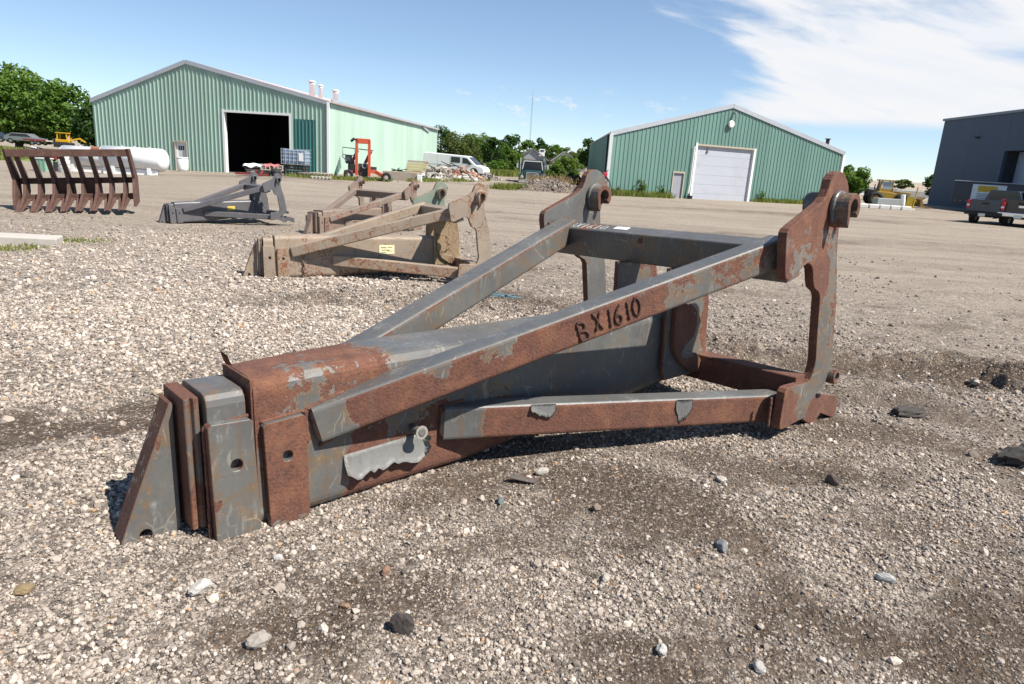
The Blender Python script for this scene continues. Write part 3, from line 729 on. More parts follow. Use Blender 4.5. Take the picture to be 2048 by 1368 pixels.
        bm, fr = beam_bm(c0, c1, wd, ht); rust_obj('lower_beam', bm, lowr, root, M)
    # end plates with hooks
    def rplate(u, v, w, a, b, c):
        if abs(b) < .5: return .95
        if b < 0: return .3
        if w > 1.42: return .8
        if w > 1.12 and u < 4.0: return .38 if 3.62 < u < 3.92 else .68
        if u > 4.17 and w < 1.05: return .32
        if w < .33: return .8 if u < 3.98 else .3
        return .52 if w > .9 else .36
    def lplate(u, v, w, a, b, c):
        if abs(b) < .5: return .9 if not (c > .3 and u > 4.25) else .4
        return .06 if not (w > 1.6 and u > 4.24) else .45
    for sgn in (1, -1):
        a0, a1 = sorted((sgn * 1.05, sgn * 1.112))
        rust_obj('end_plate', plate_bm(PLATE, a0, a1), rplate if sgn > 0 else lplate, root, M, bevel=.006, seg=3)
        for f0, f1 in ((1.114, 1.235), (.925, 1.048)):
            b0, b1 = sorted((sgn * f0, sgn * f1)); outer = f0 > 1.1
            rust_obj('hook', plate_bm(hook_poly(), b0, b1, sub=0), (lambda u, v, w, a, b, c: 1.1 if abs(b) > .5 else .4), root, M, bevel=.006)
            w0, w1 = (f0, f0 + .035) if outer else (f1 - .035, f1); w0, w1 = sorted((sgn * w0, sgn * w1))
            rust_obj('hook_collar', plate_bm(hook_poly(1.18, -.01), w0, w1, sub=0), lambda *a: -.4, root, M, bevel=.014, seg=3)
        foot = [(4.16, .27), (4.30, .20), (4.73, .105), (4.75, .09), (4.745, -.06), (4.72, -.075), (4.48, .012), (4.40, -.05), (4.34, -.055), (4.18, .03), (4.1, .1)]
        f0, f1 = sorted((sgn * .985, sgn * 1.06))
        rust_obj('foot_hook', plate_bm(foot, f0, f1), lambda u, v, w, a, b, c: .35 if c > .4 else .75, root, M, bevel=.006)
        bm = bmesh.new()
        mb = MB(); e0, e1 = sgn * 1.04, sgn * 1.16; mb.ring((4.44, (e0 + e1) / 2, .325), (0, 1, 0), .032, .058, abs(e1 - e0), 18)
        me = bpy.data.meshes.new('t'); me.from_pydata(mb.v, [], mb.f); bm.from_mesh(me); bpy.data.meshes.remove(me)
        rust_obj('pin_eye', bm, lambda *a: .45, root, M, bevel=.003)
    XT = math.radians(-15)
    rust_obj('upper_cross_beam', beam_bm((3.745, -1.066, 1.182), (3.745, 1.066, 1.182), .17, .235, .012, 24, False, XT)[0],
             lambda u, v, w, a, b, c: (.02 if not -.78 < v < -.58 else .62) if c > .5 else (.22 if a < -.3 else .5), root, M)
    rust_obj('lower_cross_beam', beam_bm((4.08, -1.066, .27), (4.08, 1.066, .27), .16, .2, .012, 24, False)[0], lambda *a: .85, root, M)
    shared = list(root.children)
    # --- only on the nearest one
    pin = MB(); pin.tube([L(1.40, .2, .30), L(1.40, .325, .31)], .024, 16)
    p = pin.build('pin', ST_GREY, root, smooth=False, bevel=.006)
    ringo = MB(); ringo.ring(L(1.40, .318, .309), L(0, 1, .08), .024, .037, .006, 24); ringo.build('washer', simple('galvanised', (.55, .53, .46), .38, .7), p)
    P0, d, s, up = topfr
    strokes = {'B': [[(0, 0), (0, 1)], [(0, 1), (.42, .97), (.55, .8), (.4, .58), (.05, .52)], [(.05, .52), (.5, .48), (.66, .26), (.5, .04), (0, 0)]], 'X': [[(0, 1), (.62, 0)], [(.6, 1), (.05, 0)]], '1': [[(.2, 1), (.22, 0)]],
               '6': [[(.5, 1), (.2, .75), (.02, .4), (.05, .12), (.28, 0), (.52, .12), (.52, .38), (.3, .5), (.08, .4)]], '0': [[(.3, 1), (.08, .8), (.0, .5), (.08, .18), (.3, 0), (.52, .18), (.6, .5), (.52, .82), (.3, 1)]]}
    WELD = simple('weld_bead', (.07, .03, .022), .8, .2, .3, 30, .5)
    x = 1.49; hgt_l = .112
    for k, ch in enumerate('BX1610'):
        mb = MB(); sc = hgt_l * .78; tl = (-.12, .0, .08, .06, .03, .03)[k]; yb = (-.168, -.142, -.150, -.147, -.146, -.140)[k]
        for stq in strokes[ch]:
            pts = []
            for (qx, qy), (rx, ry) in zip(stq[:-1], stq[1:]):
                for t in np.linspace(0, 1, 7)[:-1]: pts.append((qx + (rx - qx) * t, qy + (ry - qy) * t))
            pts.append(stq[-1])
            P3 = []
            for qx, qy in pts:
                q = P0 + d * (x + (qx + tl * qy) * sc) + up * (yb + qy * hgt_l) + s * .004; P3.append(L(*q))
            mb.tube(P3, [.0072 + .0026 * ((i % 2) * 2 - 1) for i in range(len(P3))], 6)
        mb.build('weld_letter', WELD, root, smooth=True)
        x += {'B': .098, 'X': .088, '1': .052, '6': .078, '0': .08}[ch]
    CH = simple('chalk_white', (.36, .37, .37), .9, 0, .2, 20)
    XU, XS = Vector((-math.sin(math.radians(15)), 0, math.cos(math.radians(15)))), Vector((math.cos(math.radians(15)), 0, math.sin(math.radians(15))))
    def XP(e, v_, lift=.0015): return L(*(Vector((3.745, v_, 1.182)) + XU * (.1175 + lift) + XS * e))
    v = -.90
    for ch in 'BX1610':
        mb = MB()
        for stq in strokes[ch]: mb.tube([XP(.10 * qy - .055, v + qx * .085) for qx, qy in stq], .0028, 4)
        mb.build('chalk_letter', CH, root); v += .062 if ch == '1' else .075
    MB().box(XP(.02, -.36), (.055, .13, .003), Matrix.Rotation(math.radians(-15), 3, 'Y')).build('paper_sticker', simple('paper_white', (.8, .8, .8), .7), root)
    FL = make_steel('lit_flake_paint', (0.25, .25, .245), (.30, .295, .28), (.3, .28, .2), bias=-2, scratch=.6, edge=0, rough=.5)  # light caught by the curled flakes is put into this paler grey
    e1 = Vector((1, 0, 0)); dn = Vector((0, 0, -1)); ov = Vector((0, 1, 0))
    flake('paint_flake', root, (1.24, .223, .26), (1, 0, .04), (0, .15, -1), ov, .50, .17, .026, 1, FL)
    flake('paint_flake', root, (1.44, .223, .215), (.2, 0, 1), (1, 0, -.1), ov, .10, .06, .05, 8, FL)
    Q0, ld, ls, lu = lowfr
    flake('paint_flake', root, Q0 + ld * .60 - lu * .0 + ls * .001, ld, -lu, ls, .165, .085, .014, 2, FL)
    flake('paint_flake', root, Q0 + ld * 1.62 - lu * .005 + ls * .001, ld, -lu, ls, .13, .155, .004, 3, FL)
    flake('paint_flake', root, (.55, -.05, .722), (0, 1, .1), (-.5, 0, .6), (0, 0, 1), .10, .07, .03, 13, ST_GREY, .9)
    def weld(pts, r=.009, seed=1):
        rnd = random.Random(seed); P3 = []
        for a, b in zip(pts[:-1], pts[1:]):
            a, b = Vector(a), Vector(b); k = max(2, int((b - a).length / .014))
            P3 += [a.lerp(b, i / k) for i in range(k)]
        P3.append(Vector(pts[-1])); mb = MB(); mb.tube([L(*p) for p in P3], [r * rnd.uniform(.75, 1.2) * (1 + .18 * (i % 2)) for i in range(len(P3))], 6)
        o = mb.build('weld_seam', ST_GREY, root, smooth=True); a_ = o.data.attributes.new('rust', 'FLOAT', 'POINT'); a_.data.foreach_set('value', [rnd.uniform(.7, .95)] * len(o.data.vertices)); return o
    weld([(.80, .224, .36), (.80, .224, .53), (1.0, .224, .585)], .010, 1)
    weld([(.86, .224, .335), (1.2, .224, .43)], .009, 2)
    weld([(1.585, .226, .205), (1.585, .226, .395), (1.75, .226, .40)], .010, 3)
    weld([(.578, .224, .51), (.79, .224, .525)], .009, 4)
    weld([(.335, .214, .0), (.335, .214, .54), (.53, .214, .552)], .008, 5)
    weld([(3.60, -1.048, 1.31), (3.66, -1.048, 1.05)], .011, 6); weld([(3.66, -1.046, 1.30), (3.83, -1.046, 1.345)], .011, 7)
    weld([(3.55, .262, .32), (3.55, .262, .7)], .010, 8)
    weld([(3.72, 1.048, .27), (3.72, 1.048, .06)], .010, 9)
    return root, shared

def place(root, x, y, yaw, su, sv, sw, ro, pi, z=0.0):
    a = Vector((math.sin(yaw) * math.cos(pi), math.cos(yaw) * math.cos(pi), math.sin(pi)))
    b = Vector((math.cos(yaw), -math.sin(yaw), 0)); c = b.cross(a)
    b2 = b * math.cos(ro) + c * math.sin(ro); c2 = c * math.cos(ro) - b * math.sin(ro)
    ax, ay, azz = a * su, -b2 * sv, c2 * sw
    root.matrix_world = Matrix(((ax.x, ay.x, azz.x, x), (ax.y, ay.y, azz.y, y), (ax.z, ay.z, azz.z, z), (0, 0, 0, 1)))

jib, jib_shared = make_jib()
place(jib, -1.69247817, 2.68522457, math.radians(48.1210), 1, 1, 1, math.radians(2.577), 0.00024)
def copy_jib(label, mat, *pose, over=None, z=0.0):
    r = jib.copy(); COL.objects.link(r); r['label'] = label
    for ch in jib_shared:
        c = ch.copy(); COL.objects.link(c); c.parent = r
        c.material_slots[0].link = 'OBJECT'; c.material_slots[0].material = (over(c) if over else None) or mat
    place(r, *pose, z=z); return r
j_tan = copy_jib('tan jib with rust cracks and a pale square decal, second nearest, one hook greenish', ST_TAN, -3.6877, 9.1319, 1.1351, .7346, .8025, .781, .0388, -.0003,
                 over=lambda c: ST_OCHRE if c.name.startswith(('centre_plate', 'pivot_lug')) else ST_TEAL if c.name.startswith(('end_plate', 'hook')) and sum((v.co.y for v in c.data.vertices)) > 0 else None, z=gz(-3.4, 9.3))
j_grey = copy_jib('clean dark grey jib with yellow decal, furthest one, in front of the open workshop door', ST_DARK, -7.6556, 14.6087, .8683, .5633, .6982, .595, .0298, .0339, z=gz(-7.4, 14.8))
j_brown = copy_jib('brown weathered jib half hidden behind the tan one', ST_BROWN, -4.4364, 14.2854, .4612, .6555, .7444, .6662, .0114, -.0052, z=gz(-4.2, 14.6))
def decal(root, name, u, w, su, sw, col, ink):
    m = MB().box(L(u, .226, w), (su, .004, sw)).build(name, simple(name, col, .5, 0, .15, 8), root)
    k = MB()
    for dx, dz, a, b in ((-.22, .22, .36, .12), (.2, .25, .3, .08), (-.1, -.05, .5, .09), (.2, -.15, .36, .07), (-.2, -.3, .3, .07)):
        k.box(L(u + dx * su, .2295, w + dz * sw), (a * su, .003, b * sw))
    k.build('decal_print', simple('decal_ink', ink, .6), m); k = None
    return m
decal(j_tan, 'pale_decal', 2.62, .50, .30, .16, (.74, .68, .42), (.25, .22, .13))
decal(j_grey, 'yellow_decal', 2.62, .46, .28, .15, (.68, .52, .06), (.34, .26, .05))
ch = MB()
for k in range(7):
    z = .42 - k * .065; t = k % 2
    ch.ring(L(1.06, .25, z), L(1, 0, 0) if t else L(0, 1, 0), .018, .032, .014, 10)
ch.build('hanging_chain', ST_BROWN, j_tan)

# ------------------------------------------------------------------ buildings
CLAD = simple('green_cladding', (.265, .385, .315), .5, 0, .07, .35, 0, .15, (.27, .34, .27), fine=3)
CLAD_L = simple('sunlit_cladding', (.37, .50, .42), .55, 0, .06, .3, 0, .12, (.42, .5, .40), fine=3)  # sunlight on the side wall put into a paler copy of the green
CLAD_2 = simple('green_cladding_newer', (.125, .225, .19), .45, 0, .07, .35, 0, .12, (.19, .26, .21), fine=3)
TEAL = simple('teal_repair_sheet', (.03, .135, .125), .45, 0, .06, .5, 0, .1)
WTRIM = simple('white_trim', (.72, .72, .70), .5, 0, .06, 2, 0, .25, (.45, .4, .33))
GTRIM = simple('galvanised_trim', (.40, .415, .44), .45, .2, .08, 2, 0, .2)
ROOF1 = simple('pale_red_roof', (.50, .38, .36), .6, 0, .12, 1.2, 0, .3, (.62, .55, .52))
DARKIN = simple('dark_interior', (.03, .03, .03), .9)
WDOOR = simple('white_door_sheet', (.40, .415, .46), .55, 0, .05, .8, 0, .15)
RUSTYFR = simple('rusty_frame', (.38, .33, .25), .7, 0, .2, 3)
GLASS = simple('dark_glass', (.015, .02, .03), .08, 0, .1)
BLACK = simple('black_rubber', (.018, .018, .019), .8, 0, .2, 8)
CONC = simple('concrete', (.40, .38, .34), .9, 0, .12, 2.5, .4, .35, (.25, .22, .19))

def wall_frame(A, B):
    A, B = Vector((*A, 0)), Vector((*B, 0)); d = (B - A); ln = d.length; d.normalize(); return A, d, Vector((d.y, -d.x, 0)), ln
def ribbed_wall(parent, A, B, zb, zt, mat, openings=(), pitch=.29, ribs=3, s0=0, s1=None, name='cladding_panel', rib=.038, off=0.0):
    A, d, nrm, ln = wall_frame(A, B); s1 = ln if s1 is None else s1
    pw = pitch * ribs; npan = max(1, math.ceil((s1 - s0) / pw - 1e-6))
    for k in range(npan):
        a, b = s0 + k * pw, min(s0 + (k + 1) * pw, s1)
        if b - a < .02: continue
        cols = {round(a, 4): 0.0, round(b, 4): 0.0}
        for r in range(ribs):
            c = a + (r + .5) * pitch
            for ds, dp in ((-.052, 0), (-.024, rib), (.024, rib), (.052, 0)):
                if a < c + ds < b: cols[round(c + ds, 4)] = dp
        for o0, o1, z0, z1 in openings:
            for e in (o0, o1):
                if a < e < b and round(e, 4) not in cols:
                    ks = sorted(cols); i = max(j for j, q in enumerate(ks) if q <= e); q0, q1 = ks[i], ks[i + 1]
                    cols[round(e, 4)] = cols[q0] + (cols[q1] - cols[q0]) * (e - q0) / (q1 - q0)
        ks = sorted(cols); mb = MB()
        def P(s, z): return A + d * s + nrm * (cols[s] + off) + Vector((0, 0, z))
        for q0, q1 in zip(ks[:-1], ks[1:]):
            m = (q0 + q1) / 2; t0, t1 = zt(q0), zt(q1); spans = [(zb, zb, t0, t1)]
            for o0, o1, z0, z1 in openings:
                if o0 < m < o1:
                    spans = ([(zb, zb, z0, z0)] if z0 > zb + .01 else []) + ([(z1, z1, t0, t1)] if min(t0, t1) > z1 + .01 else [])
            for b0, b1, e0, e1 in spans: mb.add([P(q0, b0), P(q1, b1), P(q1, e1), P(q0, e0)], [(0, 1, 2, 3)])
        if mb.v: mb.build(name, mat, parent, fix=False)
def wbox(mb, A, d, nrm, s0, s1, z0, z1, o0, o1):
    c = A + d * (s0 + s1) / 2 + nrm * (o0 + o1) / 2 + Vector((0, 0, (z0 + z1) / 2))
    mb.box(c, (s1 - s0, abs(o1 - o0), z1 - z0), Matrix.Rotation(math.atan2(d.y, d.x), 3, 'Z')); return mb
def lerpf(pts): xs, ys = [p[0] for p in pts], [p[1] for p in pts]; return lambda s: float(np.interp(s, xs, ys))
def gable_roof(parent, A, B, side, s_ap, zl, za, zr, depth, mat, th=.09, over=.07):
    A, d, nrm, ln = wall_frame(A, B); sd = Vector((*side, 0)).normalized()
    f0 = -sd * over; f1 = sd * (depth + over)
    def slope(sa, z_a, sb, z_b, nm):
        a, b = A + d * sa + Vector((0, 0, z_a)), A + d * sb + Vector((0, 0, z_b)); up = Vector((0, 0, th)); mb = MB()
        mb.add([a + f0, b + f0, b + f1, a + f1, a + f0 + up, b + f0 + up, b + f1 + up, a + f1 + up], [(0, 3, 2, 1), (4, 5, 6, 7), (0, 1, 5, 4), (1, 2, 6, 5), (2, 3, 7, 6), (3, 0, 4, 7)])
        mb.build(nm, mat, parent)
    kl = (za - zl) / s_ap; kr = (za - zr) / (ln - s_ap)
    slope(-over, zl - kl * over, s_ap, za, 'roof'); slope(s_ap + .002, za, ln + over, zr - kr * over, 'roof')
    mb = MB(); up = Vector((0, 0, -.02))
    for sa, z_a, sb, z_b in ((-over, zl - kl * over, s_ap, za), (s_ap, za, ln + over, zr - kr * over)):
        a, b = A + d * sa + Vector((0, 0, z_a)) + f0 * 1.05 + up, A + d * sb + Vector((0, 0, z_b)) + f0 * 1.05 + up
        mb.bar(a, b, .05, .26)
    mb.build('gable_trim', GTRIM, parent)
    return

# green workshop, open door
b1 = thing('green_workshop', 'large pale green workshop with open black doorway and white roof vents', 'building', (0, 0, 0))
A1, B1, SD1 = (-30.0, 49.5), (-12.96, 47.0), (2.5, 38.0)
A, d, nrm, ln = wall_frame(A1, B1); sx_ = lambda x: (x + 30.0) / d.x
ap = sx_(-22.84); zt1 = lerpf([(0, 3.95), (ap, 6.7), (ln, 4.6)])
op_door = (sx_(-20.25), sx_(-15.66), -9, 3.66); op_man = (sx_(-24.0), sx_(-23.06), -9, 1.56); op_teal = (sx_(-15.36), sx_(-13.86), -9, 3.48)
ribbed_wall(b1, A1, B1, -.8, zt1, CLAD, [op_door, op_man, op_teal])
ribbed_wall(b1, A1, B1, -.8, lambda s: 3.48, TEAL, s0=op_teal[0], s1=op_teal[1], ribs=2, pitch=.25, name='teal_panel', off=.004)
E1 = (B1[0] + SD1[0], B1[1] + SD1[1]); F1 = (A1[0] + SD1[0], A1[1] + SD1[1])
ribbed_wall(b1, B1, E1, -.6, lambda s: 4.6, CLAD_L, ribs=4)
mb = MB()
for P_, Q_, h0, h1 in ((E1, F1, 4.6, 3.95), (F1, A1, 3.95, 3.95)):
    mb.add([(*P_, -1), (*Q_, -1), (*Q_, h1), (*P_, h0)], [(0, 1, 2, 3)])
mid = (E1[0] + (F1[0] - E1[0]) * .585, E1[1] + (F1[1] - E1[1]) * .585); mb.add([(*E1, 4.6), (*mid, 6.7), (*F1, 3.95)], [(0, 1, 2)])
mb.build('rear_wall', CLAD, b1, fix=False)
gable_roof(b1, A1, B1, SD1, ap, 3.95, 6.72, 4.62, 38, ROOF1)
mb = MB(); q = Vector((*B1, 0)); mb.box(q + Vector((.0, -.03, 2.0)), (.16, .16, 5.3)); mb.build('corner_trim', WTRIM, b1)
for s0, s1, z0, z1 in ((op_door[0] - .16, op_door[0], -.8, 3.82), (op_door[1], op_door[1] + .12, -.8, 3.82), (op_door[0], op_door[1], 3.66, 3.80)):
    wbox(MB(), A, d, nrm, s0, s1, z0, z1, -.25, .06).build('door_frame', WTRIM, b1)
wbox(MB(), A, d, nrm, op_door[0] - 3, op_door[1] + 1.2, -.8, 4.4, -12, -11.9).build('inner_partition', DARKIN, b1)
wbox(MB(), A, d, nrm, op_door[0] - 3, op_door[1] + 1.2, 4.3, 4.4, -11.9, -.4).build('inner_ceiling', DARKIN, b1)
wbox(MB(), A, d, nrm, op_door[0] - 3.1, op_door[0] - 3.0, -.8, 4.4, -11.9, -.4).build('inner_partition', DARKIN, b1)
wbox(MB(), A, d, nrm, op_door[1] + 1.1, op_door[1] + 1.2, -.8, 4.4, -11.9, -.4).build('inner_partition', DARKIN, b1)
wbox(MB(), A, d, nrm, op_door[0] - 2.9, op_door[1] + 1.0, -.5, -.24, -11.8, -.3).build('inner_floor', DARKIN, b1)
md = wbox(MB(), A, d, nrm, op_man[0] + .06, op_man[1] - .06, -.8, 1.5, -.10, -.04).build('side_door', simple('door_white', (.60, .59, .57), .6, 0, .08, 2, 0, .3), b1)
wbox(MB(), A, d, nrm, op_man[0] + .07, op_man[0] + .18, -.8, 1.0, -.04, .0).build('door_edge_strip', WTRIM, md)
for k in range(3): wbox(MB(), A, d, nrm, op_man[0] + .26 + k * .15, op_man[0] + .37 + k * .15, 1.0, 1.28, -.04, -.03).build('door_pane', GLASS, md)
wbox(MB(), A, d, nrm, op_man[0] + .52, op_man[0] + .66, .38, .52, -.04, -.03).build('door_notice', simple('notice_red', (.55, .3, .3), .6), md)
mb = MB()
for s0, s1, z0, z1 in ((op_man[0], op_man[0] + .06, -.8, 1.62), (op_man[1] - .06, op_man[1], -.8, 1.62), (op_man[0] + .06, op_man[1] - .06, 1.5, 1.62)): wbox(mb, A, d, nrm, s0, s1, z0, z1, -.1, .07)
mb.build('side_door_frame', RUSTYFR, b1)
for x, y, z0, z1, r in ((-15.5, 52, 4.9, 6.38, .2), (-15.75, 55, 4.9, 6.4, .15), (-14.35, 54, 4.7, 6.02, .2)):
    v = MB().lathe((x, y, 0), [(r, z0), (r, z1 - .3), (r * 1.15, z1 - .28), (r * 1.15, z1 - .22), (r, z1 - .2)], 14).build('roof_vent', WTRIM, b1, True)
    MB().lathe((x, y, 0), [(r * 1.35, z1 - .16), (r * 1.45, z1 - .06), (.04, z1)], 14).build('vent_cap', WTRIM, v)
    MB().lathe((x, y, 0), [(r * .8, z1 - .21), (r * .8, z1 - .15)], 10).build('vent_neck', BLACK, v)
MB().bar((-10.9, 76.0, 4.62), (-10.75, 79.5, 4.22), .1, .22).build('hanging_trim', GTRIM, b1)
MB().bar((-12.72, 46.9, 4.74), (-10.25, 84.6, 4.74), .1, .16).build('eave_trim', GTRIM, b1)

# second green building with closed white door
b2 = thing('green_shed', 'dark green ribbed shed with wide closed white door under its gable', 'building')
A2, B2, SD2 = (5.32, 44.5), (23.43, 52.6), (1.25, 27.5)
A, d, nrm, ln = wall_frame(A2, B2); s2 = lambda x: (x - 5.32) / d.x
ap2 = s2(13.64); zt2 = lerpf([(0, 3.72), (ap2, 6.12), (ln, 3.74)])
od = (s2(11.25), s2(15.80), -9, 3.52); om = (s2(9.80), s2(10.66), -9, 1.68)
ribbed_wall(b2, A2, B2, -.6, zt2, CLAD_2, [od, om], pitch=.30)
E2 = (A2[0] + SD2[0], A2[1] + SD2[1]); F2 = (B2[0] + SD2[0], B2[1] + SD2[1])
ribbed_wall(b2, E2, A2, -.6, lambda s: 3.72, CLAD_2, ribs=6, pitch=.30)
mb = MB()
for P_, Q_ in ((B2, F2), (F2, E2)): mb.add([(*P_, -1), (*Q_, -1), (*Q_, 3.74), (*P_, 3.74)], [(0, 1, 2, 3)])
mb.build('rear_wall', CLAD_2, b2, fix=False)
gable_roof(b2, A2, B2, SD2, ap2, 3.76, 6.16, 3.78, 27.5, ROOF1, )
mb = MB(); mb.box(A + Vector((0, 0, 1.5)) + nrm * .02, (.2, .2, 4.5)); mb.build('corner_trim', WTRIM, b2)
wbox(MB(), A, d, nrm, ln - .12, ln + .1, -.6, 3.7, -.05, .09).build('corner_trim', WTRIM, b2)
nsec = 6
for k in range(nsec):
    z0 = -.25 + k * (3.45 + .25) / nsec; wbox(MB(), A, d, nrm, od[0] + .1, od[1] - .12, z0 + .004, z0 + (3.7) / nsec - .004, -.16, -.08).build('door_section', WDOOR, b2, bevel=.006)
wbox(MB(), A, d, nrm, od[0], od[1], -.6, 3.6, -.24, -.18).build('door_backing', simple('door_gap', (.3, .31, .33), .7), b2)
wbox(MB(), A, d, nrm, od[0] - .05, od[0] + .1, -.6, 3.62, -.1, .09).build('door_jamb', WTRIM, b2)
wbox(MB(), A, d, nrm, od[1] - .12, od[1] + .06, -.6, 3.55, -.1, .09).build('door_jamb', WTRIM, b2)
wbox(MB(), A, d, nrm, od[0] + .1, od[1] - .12, 3.45, 3.56, -.1, .07).build('door_header', RUSTYFR, b2)
mb = MB(); wbox(mb, A, d, nrm, od[0] + .98, od[0] + 1.06, 3.0, 3.36, -.07, -.02); wbox(mb, A, d, nrm, od[0] + .92, od[0] + 1.12, 3.08, 3.12, -.07, -.02); mb.build('door_handle', simple('bracket_grey', (.2, .2, .21), .5, .5), b2)
wbox(MB(), A, d, nrm, om[0] + .06, om[1] - .06, -.4, 1.62, -.12, -.05).build('side_door', simple('grey_door', (.27, .275, .31), .5, 0, .06, 1), b2)
mb = MB()
for s0, s1, z0, z1 in ((om[0], om[0] + .07, -.6, 1.72), (om[1] - .07, om[1], -.6, 1.72), (om[0] + .07, om[1] - .07, 1.62, 1.72)): wbox(mb, A, d, nrm, s0, s1, z0, z1, -.1, .06)
mb.build('side_door_frame', RUSTYFR, b2)
q = A + d * (ap2 - .08) + nrm * .14 + Vector((0, 0, 4.98))
lm = MB(); lm.cyl(q, q + nrm * .10, .24, 20, .20); lm.build('wall_lamp', WTRIM, b2)
q2 = A + d * (ap2 + .08) + nrm * .05 + Vector((0, 0, 5.72)); MB().bar(q2, q2 + nrm * .3 + Vector((0, 0, -.1)), .08, .16).build('cable_bracket', GTRIM, b2)
MB().tube([A + d * .1 - d * .12 + Vector((0, .9, -.4)), A - d * .1 + Vector((0, .9, 3.7))], .06, 8).build('downpipe', BLACK, b2)
v = MB().lathe((22.5, 53.6, 0), [(.13, 3.6), (.13, 4.72)], 12).build('stove_pipe', BLACK, b2)
MB().lathe((22.5, 53.6, 0), [(.2, 4.72), (.2, 4.78)], 12).build('stove_cap', BLACK, v)
ds = A + d * (od[0] - .2) + nrm * .13
MB().tube([ds + Vector((0, 0, 3.4)), ds + Vector((0, 0, .9)), ds + Vector((-.05, -.08, .35))], .055, 8).build('door_downspout', WTRIM, b2)
bk = tag(MB().lathe(tuple(ds + nrm * .15 + Vector((0, 0, 0))), [(.15, -.12), (.19, .22), (.17, .22), (.14, .0)], 14).build('bucket', BLACK), 'small black bucket beside the left jamb of the white shed door', 'bucket')

# slate building on the far side of the trucks
SLATE = simple('slate_wall', (.045, .064, .098), .7, 0, .06, .4, 0, .1)
b3 = thing('slate_building', 'tall dark slate building with pale roller door behind the pickups', 'building')
A3, B3 = (43.1, 75.0), (40.6, 42.0)
A, d, nrm, ln = wall_frame(A3, B3); so3 = lambda y: (75 - y) / abs(d.y)
o0, o1 = so3(63.4), so3(58.2); TOP = 8.45
nrm3 = nrm
def wpan(s0, s1, z0, z1): wbox(MB(), A, d, nrm, s0 + .006, s1 - .006, z0, z1, -.3, 0).build('wall_panel', SLATE, b3, bevel=.01)
wpan(0, o0 / 2, -1, TOP); wpan(o0 / 2, o0, -1, TOP); wpan(o0, o1, 5.25, TOP); wpan(o1, o1 + 7, -1, TOP); wpan(o1 + 7, ln, -1, TOP)
wbox(MB(), A, d, nrm, o0, o1, -1, 5.24, -1.35, -1.25).build('roller_door', simple('roller_door_blue_grey', (.30, .36, .44), .5, 0, .05, .6), b3)
wbox(MB(), A, d, nrm, o0 - .3, o0 - .01, -1, 5.24, -1.6, -.31).build('door_reveal', simple('reveal_dark', (.03, .034, .042), .8), b3)
wbox(MB(), A, d, nrm, o0 - .3, o1 + .3, 5.26, 5.5, -1.6, -.31).build('door_reveal', simple('reveal_dark', (.03, .034, .042), .8), b3)
wbox(MB(), A, d, nrm, -.2, ln + .2, TOP, TOP + .22, -.5, .12).build('roof_edge', simple('roof_edge_grey', (.16, .18, .2), .5, .2), b3)
mb = MB(); wbox(mb, A, d, nrm, 0, ln, -1, TOP - .02, -22, -1.7); mb.build('rear_block', SLATE, b3)
mb = MB(); wbox(mb, A, d, nrm, 0, .28, -1, TOP - .02, -1.7, -.305); mb.build('return_wall', SLATE, b3)
q = A + d * so3(68) + nrm * .02 + Vector((0, 0, 6.55)); mb = MB(); mb.box(q + nrm * .12, (.24, .34, .14), None); mb.bar(q, q + nrm * .3 + Vector((0, 0, .1)), .05, .05); mb.build('wall_lamp', BLACK, b3)

# houses beyond the yard
SIDING = simple('grey_siding', (.27, .29, .29), .8, 0, .05, .5)
SHING = simple('grey_shingles', (.22, .22, .21), .9, 0, .1, 2)
REDR = simple('red_shingles', (.33, .14, .09), .9, 0, .1, 2)
def house(name, label, cx, cy, wd, dp, ze, za, wallm, roofm, zb=-.6):
    t = thing(name, label, 'house', (cx, cy, 0)); h = wd / 2
    mb = MB(); mb.prism([(-h, zb), (h, zb), (h, ze), (0, za), (-h, ze)], 0, dp); mb.build('wall', wallm, t)
    for sg in (-1, 1):
        mb = MB(); a, b = Vector((sg * (h + .3), 0, ze - .3 * (za - ze) / h)), Vector((0, 0, za)); n = Vector((sg * (za - ze), 0, h)).normalized()
        vs = [a, b, b + Vector((0, dp + .3, 0)), a + Vector((0, dp + .3, 0))]; vs = [v + n * .06 + Vector((0, -.3, 0)) for v in vs]; mb.add(vs + [v + n * .14 for v in vs], [(0, 3, 2, 1), (4, 5, 6, 7), (0, 1, 5, 4), (1, 2, 6, 5), (2, 3, 7, 6), (3, 0, 4, 7)])
        mb.build('roof', roofm, t)
    return t
h1 = house('garage_house', 'grey gabled house with white dormer behind the dark green truck', 1.5, 130, 5.3, 9, 2.15, 3.9, SIDING, SHING)
m = MB(); m.box((-.1, -.25, 1.55), (4.9, .1, 1.0)); m.build('dark_opening', DARKIN, h1)
m = MB(); m.box((1.75, .5, 3.45), (.95, 1.6, 1.25)); k = m.build('dormer', WTRIM, h1); m = MB(); m.box((1.75, -.32, 3.75), (.65, .06, .28)); m.build('dormer_window', GLASS, k)
for x in (-2.4, -.1, 2.2): MB().box((x, -.28, .8), (.14, .12, 2.2)).build('post', WTRIM, h1)
h2 = house('gable_house', 'small grey gable end half hidden by light green bush', 8.2, 142, 4.6, 8, 2.2, 4.0, simple('pale_siding', (.42, .42, .39), .8), SHING)
MB().box((1.5, -.05, 2.5), (.5, .1, .7)).build('window', GLASS, h2)
h3 = house('red_roof_house', 'long low house with red brown shingle roof, furthest house', 9.5, 165, 14.0, 8, 2.0, 3.5, simple('cream_siding', (.5, .46, .4), .8), REDR)
m = MB(); m.box((-4.5, 1.2, 3.2), (.6, .6, 1.4)); m.build('chimney', simple('chimney_brick', (.3, .12, .08), .9), h3)
